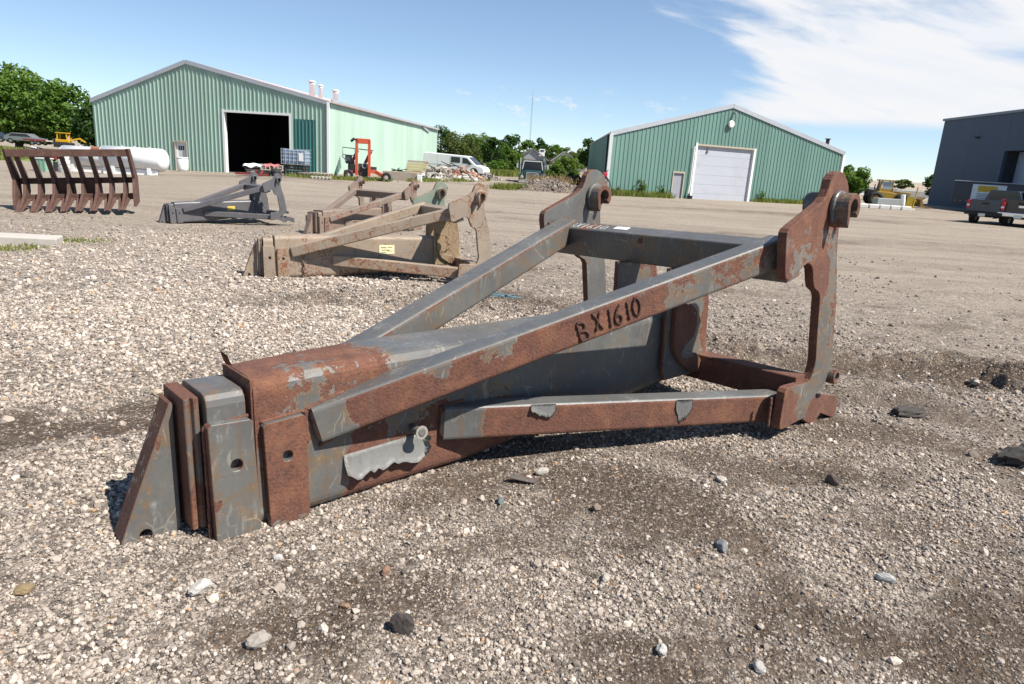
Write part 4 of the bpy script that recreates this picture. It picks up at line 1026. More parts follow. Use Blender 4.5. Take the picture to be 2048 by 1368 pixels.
# radio mast
tw = thing('radio_mast', 'thin tall lattice radio mast rising behind the trees', 'mast', (1.95, 300, 0))
mb = MB(); mr = MB(); H_ = 31.0
for sg in (0, 1, 2):
    a = sg * 2.094; mb.tube([(.34 * math.cos(a), .34 * math.sin(a), -1), (.22 * math.cos(a), .22 * math.sin(a), H_ * .88)], .055, 5)
MSTEEL = simple('mast_steel', (.33, .35, .38), .6, .3)
mb.tube([(0, 0, H_ * .86), (0, 0, H_)], .05, 5); mb.build('mast_leg', MSTEEL, tw)
for k in range(26):
    z0, z1 = k * 1.05, (k + 1) * 1.05
    for sg in range(3):
        a, b = sg * 2.094, (sg + 1) * 2.094; mr.tube([(.3 * math.cos(a), .3 * math.sin(a), z0), (.3 * math.cos(b), .3 * math.sin(b), z1)], .03, 4, False)
o = mr.build('lattice_brace', MSTEEL, tw); o['kind'] = 'stuff'
mb = MB()
for z in (22.5, 25.0, 28.3): mb.cyl((-.5, 0, z), (.5, 0, z), .05, 5)
mb.build('aerial', MSTEEL, tw)
# pale long sheds and low ridge on the skyline past the shed
def hill(name, label, pts, y0, y1, mat):
    n = len(pts); mb = MB(); rows = []
    for j, (yy, k) in enumerate(((y0, 0), (y0 + (y1 - y0) * .35, .85), ((y0 + y1) / 2, 1), (y1, 0))): rows.append([(x, yy, -1.5 + (z + 1.5) * k) for x, z in pts])
    b = []
    for r in rows: b += r
    fs = [[j * n + i, j * n + i + 1, (j + 1) * n + i + 1, (j + 1) * n + i] for j in range(3) for i in range(n - 1)]
    mb.add(b, fs); o = mb.build(name, mat, None, True); tag(o, label, None, None, 'structure'); return o
HILLM = simple('dry_hillside', (.30, .24, .19), .95, 0, .15, .02, 0, .5, (.22, .22, .14), fine=.3)
xs = np.linspace(120, 420, 40); hill('hill', 'low brown ridge on the skyline', [(x, 4.2 + 1.6 * float(fbm(np.array([x * .03]), np.array([2.]), 3, 3)) - max(0, (x - 300) * .02)) for x in xs], 380, 520, HILLM)
xs = np.linspace(-420, 130, 60); hill('hill', 'low wooded ridge behind the yard', [(x, 4.0 + 4 * float(fbm(np.array([x * .02]), np.array([5.]), 3, 3))) for x in xs], 420, 560, simple('wooded_hillside', (.05, .085, .03), .95, 0, .3, .05, fine=.4))
for k, (x0, x1, y, z) in enumerate(((50.0, 58.0, 112, 1.15), (58.6, 64.5, 114, .95))):
    t = thing('long_white_shed', ('long low white shed behind the yellow loader, next to the round tree', 'long low white shed furthest along, beside the slate building')[k], 'shed', ((x0 + x1) / 2, y, 0))
    m = MB(); m.box((0, 0, z / 2 - .3), (x1 - x0, 5, z + .6)); m.build('wall', WTRIM, t); m = MB(); m.prism([(-(x1 - x0) / 2 - .2, z + .004), ((x1 - x0) / 2 + .2, z + .004), ((x1 - x0) / 2 + .2, z + .1), (-(x1 - x0) / 2 - .2, z + .1)], -2.8, 2.8); m.build('roof', GTRIM, t)

# ------------------------------------------------------------------ vehicles and machines
RIM = simple('wheel_rim', (.35, .35, .36), .4, .6, .1, 8)
CHROME = simple('chrome', (.7, .7, .72), .18, .9, .05)
TAIL = simple('tail_light_red', (.45, .015, .02), .25, 0, .1)
TAILW = simple('light_white', (.7, .7, .7), .3)
PLATEM = simple('number_plate', (.6, .62, .6), .5)
def wheel(root, loc, r, wd, ax='y', rim=RIM, rr=.58):
    a = Vector((0, 1, 0)) if ax == 'y' else Vector((1, 0, 0)); c = Vector(loc); mb = MB(); n = 20
    mb.ring(c, a, r * rr, r, wd * .8, n); mb.ring(c, a, r * (rr + .02), r * .95, wd, n)
    w_ = mb.build('wheel', BLACK, root, True)
    for s in (-1, 1):
        m = MB(); m.cyl(c + a * s * wd * .18, c + a * s * wd * .36, r * rr, n, r * rr * .9); m.cyl(c + a * s * wd * .36, c + a * s * wd * .46, r * .16, 10)
        m.build('rim', rim, w_)
def slab(mb, x0, x1, y0, y1, z0, z1): mb.box(((x0 + x1) / 2, (y0 + y1) / 2, (z0 + z1) / 2), (abs(x1 - x0), abs(y1 - y0), abs(z1 - z0))); return mb
def bx(root, name, mat, x0, x1, y0, y1, z0, z1, bev=0.0): return slab(MB(), x0, x1, y0, y1, z0, z1).build(name, mat, root, bevel=bev)

# white van: local +x is its front
van = thing('cargo_van', 'white cargo van beside the far corner of the green workshop', 'van', (-3.55, 70.2, gz(-4, 70) - .1), math.radians(-14))
VW = simple('van_white', (.74, .75, .76), .3, 0, .04, 2, 0, .1, coat=.3)
prof = [(0, .35), (-.05, .8), (-.25, 1.0), (-.95, 1.18), (-1.75, 1.86), (-2.1, 1.98), (-6.3, 2.12), (-6.45, 2.0), (-6.5, .4)]
m = MB(); m.prism(prof, -1.0, 1.0); m.build('body', VW, van, bevel=.08, seg=3)
for nm, q in (('side_window', [(-3.5, 1.28), (-2.55, 1.26), (-2.55, 1.80), (-3.5, 1.83)]), ('door_window', [(-2.3, 1.25), (-1.3, 1.2), (-1.85, 1.74), (-2.3, 1.79)])):
    m = MB(); m.prism(q, -1.015, -.995); m.build(nm, GLASS, van)
m = MB(); m.add([(-.93, -.85, 1.2), (-.93, .85, 1.2), (-1.72, .8, 1.85), (-1.72, -.8, 1.85), (-.96, -.85, 1.17), (-.96, .85, 1.17), (-1.75, .8, 1.82), (-1.75, -.8, 1.82)], [(0, 1, 2, 3), (7, 6, 5, 4)]); 
for v_ in range(4): m.v[v_] = (m.v[v_][0] + .02, m.v[v_][1], m.v[v_][2] + .025)
m.build('windscreen', GLASS, van)
for x in (-2.42, -3.62, -4.9): bx(van, 'door_seam', simple('seam_grey', (.3, .3, .31), .6), x - .008, x + .008, -1.006, -.99, .45, 1.85)
bx(van, 'side_rail', simple('seam_grey', (.3, .3, .31), .6), -6.3, -1.4, -1.012, -.99, 1.0, 1.03)
m = MB(); m.cyl((-1.1, -1.02, .42), (-1.1, -.9, .42), .46, 20); m.build('wheel_arch', BLACK, van)
for x in (-1.1, -5.1):
    for y in (-.92, .92): wheel(van, (x, y, .32), .34, .22)
bx(van, 'bumper', simple('bumper_grey', (.16, .16, .17), .7), -.3, .08, -.95, .95, .3, .55, .04)
m = MB(); m.box((-1.55, -1.12, 1.25), (.14, .2, .26)); m.build('mirror', BLACK, van)

# dark green dump truck, seen from the front (front is local -y)
tk = thing('dump_truck', 'dark green truck with chrome grille parked behind the gravel heap', 'truck', (.78, 58, -.18))
TG = simple('truck_green', (.012, .055, .06), .3, 0, .1, 3, 0, .15, coat=.3)
m = MB(); m.prism([(-.72, .5), (.72, .5), (.74, 1.05), (.6, 1.22), (-.6, 1.22), (-.74, 1.05)], -.0, 1.6); m.build('hood', TG, tk, bevel=.06)
m = MB(); m.prism([(-.92, .6), (.92, .6), (.95, 1.4), (.78, 2.02), (-.78, 2.02), (-.95, 1.4)], 1.55, 3.0); m.build('cab', TG, tk, bevel=.05)
m = MB(); m.prism([(-.82, 1.30), (.82, 1.30), (.70, 1.88), (-.70, 1.88)], 1.51, 1.56); m.build('windscreen', GLASS, tk)
m = MB()
for a, b in (((-.85, 1.26), (-.73, 1.95)), ((.85, 1.26), (.73, 1.95)), ((-.76, 1.95), (.76, 1.95))): m.bar((a[0], 1.5, a[1]), (b[0], 1.5, b[1]), .05, .06)
m.build('window_surround', WTRIM, tk)
g = MB()
for a, b in (((-.48, .52), (-.48, 1.02)), ((.48, .52), (.48, 1.02)), ((-.48, 1.04), (.48, 1.04))): g.bar((a[0], -.05, a[1]), (b[0], -.05, b[1]), .07, .07)
g = g.build('grille', CHROME, tk)
bx(tk, 'grille_mesh', simple('grille_dark', (.03, .03, .03), .6), -.44, .44, -.03, .02, .52, 1.0)
for z in (.60, .71, .82, .93): bx(g, 'grille_bar', CHROME, -.44, .44, -.06, -.035, z - .022, z + .022)
for s in (-1, 1):
    m = MB(); m.prism([(s * .62, .25), (s * 1.12, .25), (s * 1.14, .72), (s * .95, .95), (s * .62, .92)], .1, 1.5); m.build('fender', TG, tk, bevel=.05)
    m = MB(); m.cyl((s * .84, .08, .68), (s * .84, .02, .68), .12, 14); m.build('headlight', TAILW, tk)
    wheel(tk, (s * .98, .75, .30), .46, .26, 'x'); wheel(tk, (s * .9, 4.6, .30), .46, .5, 'x')
    m = MB(); m.bar((s * .95, 1.5, 1.6), (s * 1.28, 1.4, 1.62), .03, .03); m.box((s * 1.28, 1.38, 1.55), (.14, .06, .38)); m.build('mirror', CHROME, tk)
    m = MB(); m.cyl((s * .0 + s * 1.0, 3.1, .8), (s * 1.0, 3.1, 2.2), .07, 8); m.build('exhaust_stack', CHROME, tk)
bx(tk, 'bumper', CHROME, -1.1, 1.1, -.2, -.05, .22, .45, .02)
m = MB()
for x in (-.5, -.25, 0, .25, .5): m.box((x, 1.75, 2.07), (.1, .08, .06))
m.build('roof_lights', simple('amber', (.5, .2, .03), .4), tk)
bx(tk, 'dump_body', simple('dump_black', (.03, .035, .035), .6, 0, .2, 2, 0, .3), -1.12, 1.12, 3.2, 6.4, .8, 1.9, .03)

# pickups, seen from behind (local -y is the rear)
def pickup(name, label, loc, rz, paint, chrome_bumper, k=1.0):
    t = thing(name, label, 'pickup truck', loc, rz, 'pickups parked by the slate building'); t.scale = (k, k, k)
    m = MB(); m.prism([(-.93, .62), (.93, .62), (.98, .9), (.94, 1.34), (-.94, 1.34), (-.98, .9)], .06, 1.9); m.build('bed', paint, t, bevel=.04)
    m = MB(); m.prism([(-.76, .70), (.76, .70), (.77, 1.36), (-.77, 1.36)], -.02, .06); tg = m.build('tailgate', paint, t, bevel=.025)
    m = MB(); m.box((0, -.03, 1.16), (.34, .03, .09)); m.build('tailgate_handle', BLACK, tg); m = MB(); m.box((0, -.03, 1.02), (.24, .02, .10)); m.build('tailgate_badge', CHROME if chrome_bumper else simple('badge_dark', (.05, .06, .08), .3), tg)
    for s in (-1, 1):
        m = MB(); m.prism([(s * .78, .86), (s * .96, .86), (s * .95, 1.33), (s * .78, 1.33)], -.025, .10); l = m.build('tail_light', TAIL, t, bevel=.02)
        m = MB(); m.box((s * .86, -.03, 1.03), (.15, .02, .10)); m.build('reversing_light', TAILW, l)
    m = MB(); m.prism([(-.95, .75), (.95, .75), (.97, 1.32), (.74, 1.92), (-.74, 1.92), (-.97, 1.32)], 1.95, 4.0); cab = m.build('cab', paint, t, bevel=.06)
    m = MB(); m.prism([(-.76, 1.38), (.76, 1.38), (.64, 1.83), (-.64, 1.83)], 1.925, 1.96); m.build('rear_window', GLASS, t)
    for s in (-1, 1):
        m = MB(); m.add([(s * .972, 2.15, 1.36), (s * .972, 3.85, 1.36), (s * .775, 3.6, 1.86), (s * .775, 2.2, 1.86)], [(0, 1, 2, 3)]); m.v = [(x + s * .012, y, z + .004) for x, y, z in m.v]; m.add([(x - s * .01, y, z) for x, y, z in list(m.v)], [(3, 2, 1, 0)]); m.build('side_window', GLASS, cab)
        m = MB(); m.box((s * 1.08, 3.75, 1.42), (.2, .1, .2)); m.build('mirror', BLACK, t)
        for y in (.95, 4.75): wheel(t, (s * .84, y, .38), .39, .26, 'x')
    m = MB(); m.prism([(-.93, .62), (.93, .62), (.97, .95), (.88, 1.18), (-.88, 1.18), (-.97, .95)], 3.95, 5.5); m.build('hood', paint, t, bevel=.08)
    bx(t, 'bumper', CHROME if chrome_bumper else BLACK, -.92, .92, -.22, .0, .52, .72, .03)
    bx(t, 'number_plate', PLATEM, -.17, .17, -.24, -.225, .46, .62)
    bx(t, 'underbody', BLACK, -.8, .8, .1, 5.2, .42, .62)
    m = MB(); m.cyl((.5, -.1, .42), (.5, .5, .42), .04, 8); m.build('exhaust_pipe', CHROME, t)
    return t
pickup('pickup_truck', 'blue grey pickup with big red tail light and black bumper', (25.1, 38.2, gz(25, 38) - .05), math.radians(-56), simple('pickup_blue_grey', (.032, .045, .06), .3, .2, .05, 2, coat=.4), False, .98)
pickup('pickup_truck', 'near black pickup with chrome rear bumper, nearest of the parked trucks', (26.15, 36.9, gz(26, 36) - .05), math.radians(-56), simple('pickup_black', (.02, .022, .022), .22, .2, .05, 2, coat=.5), True, 1.08)
# enclosed trailer with a sign
tr = thing('enclosed_trailer', 'dark enclosed trailer with white and yellow sign in front of the slate building', 'trailer', (36.4, 60.0, .05), math.radians(-38))
TRM = simple('trailer_dark', (.03, .035, .055), .4, .1, .06, 1.5)
bx(tr, 'body', TRM, 0, 5.2, 0, 2.0, .45, 2.35, .05); bx(tr, 'roof', simple('trailer_roof', (.33, .36, .4), .5), -.03, 5.23, -.03, 2.03, 2.36, 2.44, .02)
sg = bx(tr, 'sign', simple('sign_white', (.62, .68, .72), .5), 1.35, 3.7, -.03, -.004, .95, 2.2)
bx(sg, 'sign_block', simple('sign_yellow', (.5, .34, .03), .6), 1.75, 3.1, -.04, -.031, 1.62, 2.1)
for z, x1 in ((1.45, 3.2), (1.32, 3.0), (1.2, 3.3), (1.08, 2.8)): bx(sg, 'sign_line', simple('sign_ink', (.16, .2, .26), .6), 1.75, x1, -.04, -.031, z - .03, z + .03)
for x in (2.2, 2.95):
    for y in (.05, 1.95): wheel(tr, (x, y, .32), .33, .22)
m = MB(); [m.box((x, -.012, .8), (.14, .02, .04)) for x in (.3, .7, 1.1, 4.0, 4.5)]; m.build('reflector_strip', simple('reflector', (.45, .25, .2), .3), tr)
m = MB(); m.prism([(1.75, .62), (3.4, .62), (3.25, .74), (1.9, .74)], -.14, .1); m.build('fender', BLACK, tr)

# yellow wheel loader
YEL = simple('machine_yellow', (.36, .22, .025), .55, 0, .1, 2, .2, .5, (.2, .13, .05))
wl = thing('wheel_loader', 'yellow wheel loader with cab behind the concrete blocks', 'wheel loader', (29.6, 61.5, 0), math.radians(-12)); wl.scale = (.9, .9, .88)
m = MB(); m.prism([(.3, .75), (1.2, .7), (1.3, 1.35), (.5, 1.45), (.25, 1.2)], -.6, .6); m.build('engine_hood', BLACK, wl, bevel=.05)
m = MB(); m.prism([(1.1, .55), (3.0, .55), (3.0, 1.15), (2.2, 1.3), (1.1, 1.3)], -.7, .7); m.build('body', YEL, wl, bevel=.05)
cab = MB()
for x in (1.25, 2.45):
    for y in (-.55, .55): cab.bar((x + (.05 if x < 2 else 0), y, 1.2), (x + (.18 if x < 2 else -.1), y * .95, 2.32), .12, .12)
cab.box((1.88, 0, 2.38), (1.35, 1.3, .12)); cab = cab.build('cab', YEL, wl, bevel=.02)
bx(wl, 'cab_base', YEL, 1.2, 2.5, -.58, .58, 1.28, 1.55); bx(cab, 'cab_window', simple('cab_glass', (.3, .36, .42), .1), 1.5, 2.3, -.56, -.54, 1.56, 2.28); bx(cab, 'cab_window', simple('cab_glass', (.3, .36, .42), .1), 1.40, 1.42, -.5, .5, 1.56, 2.28)
for x in (1.0, 3.35):
    for y in (-.85, .85): wheel(wl, (x, y, .62), .66, .45, 'y', YEL, .5)
m = MB(); m.prism([(2.75, .95), (3.0, 1.4), (3.9, 1.35), (4.1, 1.2), (3.95, 1.15), (3.1, 1.2)], -.95, .95); m.build('front_fender', YEL, wl, bevel=.03)
for y in (-.45, .45):
    m = MB(); m.bar((2.9, y, 1.15), (4.3, y, .85), .12, .28); m.bar((4.25, y, .9), (5.0, y, .3), .12, .25); m.build('lift_arm', YEL, wl)
m = MB(); m.prism([(4.9, .1), (5.9, .05), (5.95, .12), (5.2, .25), (5.0, .75), (5.3, 1.0), (5.2, 1.05), (4.85, .8)], -1.1, 1.1); m.build('bucket', simple('bucket_yellow_brown', (.24, .15, .04), .7, 0, .15, 2, .2, .5), wl)
m = MB(); m.bar((3.4, 0, 1.35), (4.9, 0, .7), .1, .1); m.build('tilt_ram', BLACK, wl)
m = MB(); m.cyl((.9, -.3, 1.4), (.9, -.3, 1.95), .05, 8); m.build('exhaust_pipe', BLACK, wl)

# red truck-mounted forklift by the workshop
FR = simple('forklift_red', (.50, .085, .035), .5, 0, .1, 3, 0, .3, (.3, .1, .06))
DR = simple('forklift_dark_red', (.22, .03, .025), .6, 0, .12, 3, 0, .3)
fk = thing('truck_forklift', 'orange red three wheeled forklift with tall mast against the workshop side', 'forklift', (-9.75, 43.2, gz(-9.8, 43.2)), math.radians(6))
for x in (-.38, .38):
    m = MB(); m.bar((x, -.5, .25), (x * .98, -.5, 2.35), .14, .16); m.build('mast_rail', FR, fk, bevel=.01)
bx(fk, 'mast_head', FR, -.42, .42, -.57, -.43, 2.12, 2.42, .02)
m = MB(); m.bar((-.5, -.5, 2.4), (-.72, -.45, 2.22), .05, .14); m.box((-.5, -.52, 2.34), (.3, .12, .1)); m.build('mast_bracket', BLACK, fk)
for x in (-.62, .18):
    m = MB(); m.bar((x - .12, .0, .95), (x + .28, -.35, 1.72), .13, .13); m.build('lift_ram', DR, fk); 
m = MB(); m.tube([(-1.0, .2, .95), (-1.3, .2, 1.3), (-1.3, .2, 1.85), (-.3, .2, 1.8), (.55, .1, 1.76)], .035, 6); m.tube([(-1.28, .2, 1.42), (-.55, .2, 1.40)], .03, 6); m.tube([(-.55, .2, 1.82), (-.55, .2, 1.2)], .03, 6); m.build('guard_frame', simple('guard_dark', (.07, .09, .09), .6), fk)
m = MB(); m.box((-.85, .2, .98), (.5, .5, .16)); m.box((-.98, .42, 1.18), (.42, .12, .42)); m.build('seat', simple('seat_grey', (.06, .065, .075), .7), fk, bevel=.04)
bx(fk, 'engine_box', BLACK, -.95, -.45, -.1, .6, .5, .9, .03); bx(fk, 'chassis', DR, -1.15, -.1, -.35, .55, .36, .52, .02); bx(fk, 'drive_unit', simple('greasy_black', (.04, .035, .03), .6, 0, .3, 8), -.3, .3, -.35, .35, .3, .95)
m = MB(); m.ring((.1, -.42, .85), (0, 1, 0), .12, .17, .05, 16); m.build('hose_reel', simple('reel_grey', (.3, .3, .3), .5), fk)
m = MB(); m.bar((.25, -.3, .55), (.75, -.3, .5), .2, .2); m.bar((.7, -.3, .55), (1.35, -.55, .22), .16, .2); m.build('outrigger', FR, fk)
m = MB(); m.bar((-.4, -.3, .5), (-.95, -.6, .35), .14, .2); m.build('outrigger', DR, fk)
bx(fk, 'battery_box', simple('box_green_black', (.03, .05, .045), .5), .4, .75, -.2, .25, .62, .8)
for p_ in ((-.85, -.55, .28), (1.42, -.55, .25), (-.1, .6, .28)): wheel(fk, p_, .29, .2, 'y', simple('wheel_pale', (.45, .42, .35), .6), .5)

# ------------------------------------------------------------------ rake
RK = make_steel('rake_rust', (0.085, .05, .04), (.11, .065, .05), (.2, .12, .07), rust=((.095, .045, .033), (.045, .025, .02), (.15, .078, .052)), bias=.3, scratch=.3, rough=.75, edge=.1)
rk = thing('rake_bucket', 'rusty rake bucket with curved tines standing left of the dark grey jib', 'rake bucket', (-9.75, 15.75, gz(-9.7, 15.7)), math.radians(19))
rk.scale = (.84, 1, 1); rk.location.x -= .27; rk.location.y -= .09; rk.rotation_euler = (0, math.radians(-3.6), math.radians(19)); rk.location.z += .06
def rp(name, bm): return rust_obj(name, bm, lambda *a: .9, rk, RK, .008)
TINE = [(q * (1.45 if q < 0 else 1), z) for q, z in [(0.03, 1.20), (-.10, 1.20), (-.30, .86), (-.40, .62), (-.36, .38), (-.20, .18), (.02, .07), (.42, .0), (.50, .01), (.30, .10), (.10, .20), (-.10, .36), (-.20, .60), (-.14, .82)]]
for k in range(9):
    x = -1.36 + 2.72 * k / 8
    if k == 8: continue
    bm = plate_bm([(q, z) for q, z in TINE], -.035, .035, sub=0)
    for v in bm.verts: v.co = Vector((x + .12 + v.co.y, v.co.x, v.co.z))
    rp('tine', bm)
    bm = bmesh.new(); mb = MB(); mb.add([(x - .08, -.26, .24), (x + .25, -.22, .25), (x + .20, .40, .015), (x + .06, .52, .005), (x - .08, -.26, .21), (x + .25, -.22, .22), (x + .20, .40, -.005), (x + .06, .52, -.01)], [(0, 1, 2, 3), (7, 6, 5, 4), (0, 4, 5, 1), (1, 5, 6, 2), (2, 6, 7, 3), (3, 7, 4, 0)])
    me = bpy.data.meshes.new('t'); me.from_pydata(mb.v, [], mb.f); bm.from_mesh(me); bpy.data.meshes.remove(me); rp('blade', bm)
for nm, y, z, a, b in (('top_bar', 0, 1.24, .16, .16), ('middle_bar', -.52, .62, .12, .13), ('lower_bar', -.30, .26, .08, .14)):
    rp(nm, box_bm(-1.42, 1.36, y - a / 2, y + a / 2, z - b / 2, z + b / 2, 4))
for x in (-1.44, 1.40):
    bm = plate_bm([(.10, 1.33), (-.14, 1.33), (-.58, .68), (-.42, .12), (.06, .04), (-.02, .34), (-.2, .66)], -.03, .03, sub=0)
    for v in bm.verts: v.co = Vector((x + v.co.y * 1.2, v.co.x, v.co.z))
    rp('side_plate', bm)
bm = box_bm(.05, .5, -.62, -.40, .25, .66, 0); rp('mounting_bracket', bm); bm = box_bm(-.55, -.15, -.62, -.40, .25, .66, 0); rp('mounting_bracket', bm)

# ------------------------------------------------------------------ junk along the workshop
WOOD = simple('grey_timber', (.36, .31, .25), .9, 0, .2, 6, .3)
WOODY = simple('yellow_timber', (.48, .40, .2), .85, 0, .15, 5, .3)
def pile_mesh(seed, rx, ry, h, n, smin, smax, flat=.7, sub=1):
    rnd = random.Random(seed); mb = MB()
    for k in range(n):
        r = math.sqrt(rnd.random()); a = rnd.random() * 6.283; x, y = rx * r * math.cos(a), ry * r * math.sin(a); z = h * (1 - r ** 1.5) * rnd.uniform(.55, 1.0)
        s = rnd.uniform(smin, smax); R = Matrix.Rotation(rnd.random() * 6, 3, 'Z') @ Matrix.Rotation(rnd.uniform(-.7, .7), 3, 'X')
        pts = [Vector((rnd.uniform(.6, 1.2) * sx * s, rnd.uniform(.5, 1) * sy * s, rnd.uniform(.5, 1) * sz * s * flat)) for sx in (-1, 1) for sy in (-1, 1) for sz in (-1, 1)]
        mb.add([R @ p + Vector((x, y, z)) for p in pts], [(0, 1, 3, 2), (4, 6, 7, 5), (0, 4, 5, 1), (2, 3, 7, 6), (0, 2, 6, 4), (1, 5, 7, 3)])
    return mb
def heap(name, label, loc, seed, rx, ry, h, n, smin, smax, mat, flat=.7):
    o = pile_mesh(seed, rx, ry, h, n, smin, smax, flat).build(name, mat); o.location = (loc[0], loc[1], gz(loc[0], loc[1])); tag(o, label, None, None, 'stuff'); return o
def rubble_mat(name, cols):
    m, N, p = new_mat(name); r = N.n('ShaderNodeNewGeometry').outputs['Random Per Island']
    c = N.ramp(r, cols, 'CONSTANT'); n = N.noise(objco(N), 14, 4, .6); c = N.mix(N.math('MULTIPLY', N.step(n, .45, .7), .35), c, (.15, .12, .1)); N.link(c, p.inputs['Base Color']); p.inputs['Roughness'].default_value = .9; return m
RUB_W = rubble_mat('pale_rubble', [(0, (.42, .40, .36)), (.4, (.32, .29, .25)), (.7, (.52, .5, .46)), (.9, (.18, .15, .13))])
RUB_B = rubble_mat('brick_rubble', [(0, (.36, .15, .09)), (.35, (.42, .2, .13)), (.6, (.3, .24, .2)), (.8, (.4, .36, .3))])
RUB_G = rubble_mat('grey_rubble', [(0, (.34, .31, .27)), (.4, (.24, .21, .18)), (.7, (.44, .4, .35)), (.9, (.12, .1, .09))])
heap('stone_heap', 'heap of pale broken stone in front of the concrete slab end', (-6.55, 49.8), 3, 1.3, .8, .75, 150, .06, .2, RUB_W)
heap('stone_heap', 'small pale rubble scatter near the road edge', (-4.4, 54.0), 4, 1.3, .7, .5, 110, .06, .18, RUB_W)
heap('brick_heap', 'heap of red brick rubble below the white van', (-4.7, 56.3), 5, 1.7, .8, .95, 170, .08, .2, RUB_B)
heap('rubble_heap', 'grey brown rubble heap between brick heap and slab', (-6.3, 53.2), 6, 1.5, .9, 1.05, 180, .08, .22, RUB_G)
heap('stone_heap', 'low rubble at the nose of the white van', (-2.9, 61.0), 7, 1.2, .6, .5, 90, .08, .2, RUB_G)
def pallet(name, label, loc, rz, mat=WOOD, layers=1, wd=1.2, grp=None):
    t = thing(name, label, 'pallet', loc, rz, grp)
    for l in range(layers):
        z = l * .16
        for y in (-.45, 0, .45): bx(t, 'runner', mat, -wd / 2, wd / 2, y - .05, y + .05, z + .025, z + .115)
        for k in range(6): x = -wd / 2 + .06 + k * (wd - .12) / 5; bx(t, 'board', mat, x - .055, x + .055, -.55, .55, z + .117, z + .14)
    return t
def gl(x, y): return (x, y, gz(x, y))
# IBC tank on a dark pallet stack
pallet('pallet_stack', 'dark pallet stack under the caged liquid tank', gl(-13.25, 41.2), .0, simple('dark_timber', (.05, .045, .04), .9), 4)
ib = thing('caged_tank', 'blue white caged liquid tank on pallets beside the workshop doorway', 'liquid tank', (-13.25, 41.2, gz(-13.25, 41.2) + .64))
bx(ib, 'tank', simple('translucent_plastic', (.22, .30, .38), .35, 0, .12, 3), -.66, .66, -.5, .5, .04, .82, .06)
for k in range(7):
    x = -.7 + 1.4 * k / 6; MB().tube([(x, -.53, .0), (x, -.53, .86)], .014, 6).build('cage_bar', GTRIM, ib)
for z in (.02, .24, .45, .66, .86): MB().tube([(-.71, .53, z), (-.71, -.53, z), (.71, -.53, z), (.71, .53, z)], .014, 6).build('cage_bar', GTRIM, ib)
bx(ib, 'label_panel', WTRIM, .32, .58, -.56, -.545, .22, .66); MB().lathe((0, 0, 0), [(.12, .82), (.12, .9)], 12).build('lid', BLACK, ib)
# plank pile under white and red sheet
pp = thing('plank_pile', 'low pile of boards topped with white and red sheeting by the doorway', 'board pile', gl(-14.9, 40.6), .05)
for k in range(10):
    z = .12 + .09 * (k // 2); y = -.3 + .55 * (k % 2); m = MB(); m.bar((-1.05 + .08 * (k % 3), y, z), (1.0 - .12 * (k % 4), y + .05, z), .24, .07); m.build('board', WOOD if k % 3 else simple('dark_timber', (.05, .045, .04), .9), pp)
for nm, mt, x0, x1, zz in (('white_sheet', WTRIM, -1.1, .2, .60), ('red_sheet', simple('sheet_red', (.5, .09, .1), .6), .0, .85, .64)):
    g = MB(); nx_, ny_ = 10, 5; rnd = random.Random(4)
    g.add([(x0 + (x1 - x0) * i / nx_, -.5 + j / ny_, zz + .06 * math.sin(i * 1.3) * math.cos(j) + rnd.uniform(0, .04) - (.14 if j == 0 else 0)) for j in range(ny_ + 1) for i in range(nx_ + 1)], [(j * (nx_ + 1) + i, j * (nx_ + 1) + i + 1, (j + 1) * (nx_ + 1) + i + 1, (j + 1) * (nx_ + 1) + i) for j in range(ny_) for i in range(nx_)])
    o = g.build(nm, mt, pp, True); sd_ = o.modifiers.new('s', 'SOLIDIFY'); sd_.thickness = .012
cr = thing('slotted_frame', 'pale slotted timber frame lying on the board pile', 'frame', (-14.3, 40.1, gz(-14.3, 40.1) + .36), .05)
for k in range(6): MB().bar((-.6 + k * .24, 0, 0), (-.6 + k * .24, 0, .22), .05, .05, (0, 1, 0)).build('upright', simple('pale_timber', (.5, .46, .38), .8), cr)
for z in (-.02, .24): MB().bar((-.65, 0, z), (.65, 0, z), .05, .05).build('rail', simple('pale_timber', (.5, .46, .38), .8), cr)
tag(MB().lathe(gl(-14.0, 39.9), [(.24, 0), (.28, .42), (.26, .42), (.2, .05)], 16).build('plastic_tub', BLACK, None, True), 'black plastic tub below the slotted frame', 'tub')
rd = thing('red_scrap_cart', 'low red and rusty scrap frame at the foot of the doorway', 'scrap frame', gl(-15.2, 39.4), .1)
for a, b in (((-.9, 0, .1), (.9, 0, .12)), ((-.9, .4, .1), (.9, .4, .12)), ((-.7, 0, .12), (-.7, .4, .12)), ((.5, 0, .12), (.5, .4, .3)), ((.1, 0, .12), (.3, 0, .34))): MB().bar(a, b, .07, .09).build('rail', DR, rd)
wf = thing('wire_cart', 'green wire frame on small wheels in front of the tank', 'frame cart', gl(-12.95, 39.9), .1)
GW = simple('green_wire', (.06, .16, .14), .6)
for k in range(6): MB().tube([(-.45 + k * .16, 0, .08), (-.45 + k * .16, .03, .34 + .05 * (k % 2))], .014, 5).build('wire', GW, wf)
for z in (.1, .34): MB().tube([(-.5, 0, z), (.4, 0, z)], .016, 5).build('wire', GW, wf)
for x in (.2, .52): wheel(wf, (x, -.05, .13), .13, .06, 'y', RIM, .55)
ty = thing('old_tyre', 'worn grey tyre lying flat at the workshop corner', 'tyre', gl(-12.35, 39.9)); 
m = MB(); m.lathe((0, 0, 0), [(.24, .03), (.36, .0), (.43, .05), (.44, .14), (.42, .23), (.36, .27), (.24, .25)], 22); m.build('casing', simple('dusty_rubber', (.17, .15, .135), .95, 0, .2, 6, .3), ty, True)
for k in range(3):
    m = MB(); m.lathe((0, 0, .06 + .07 * k), [(.438, 0), (.452, .01), (.452, .03), (.438, .04)], 22); m.build('tread', BLACK, ty)
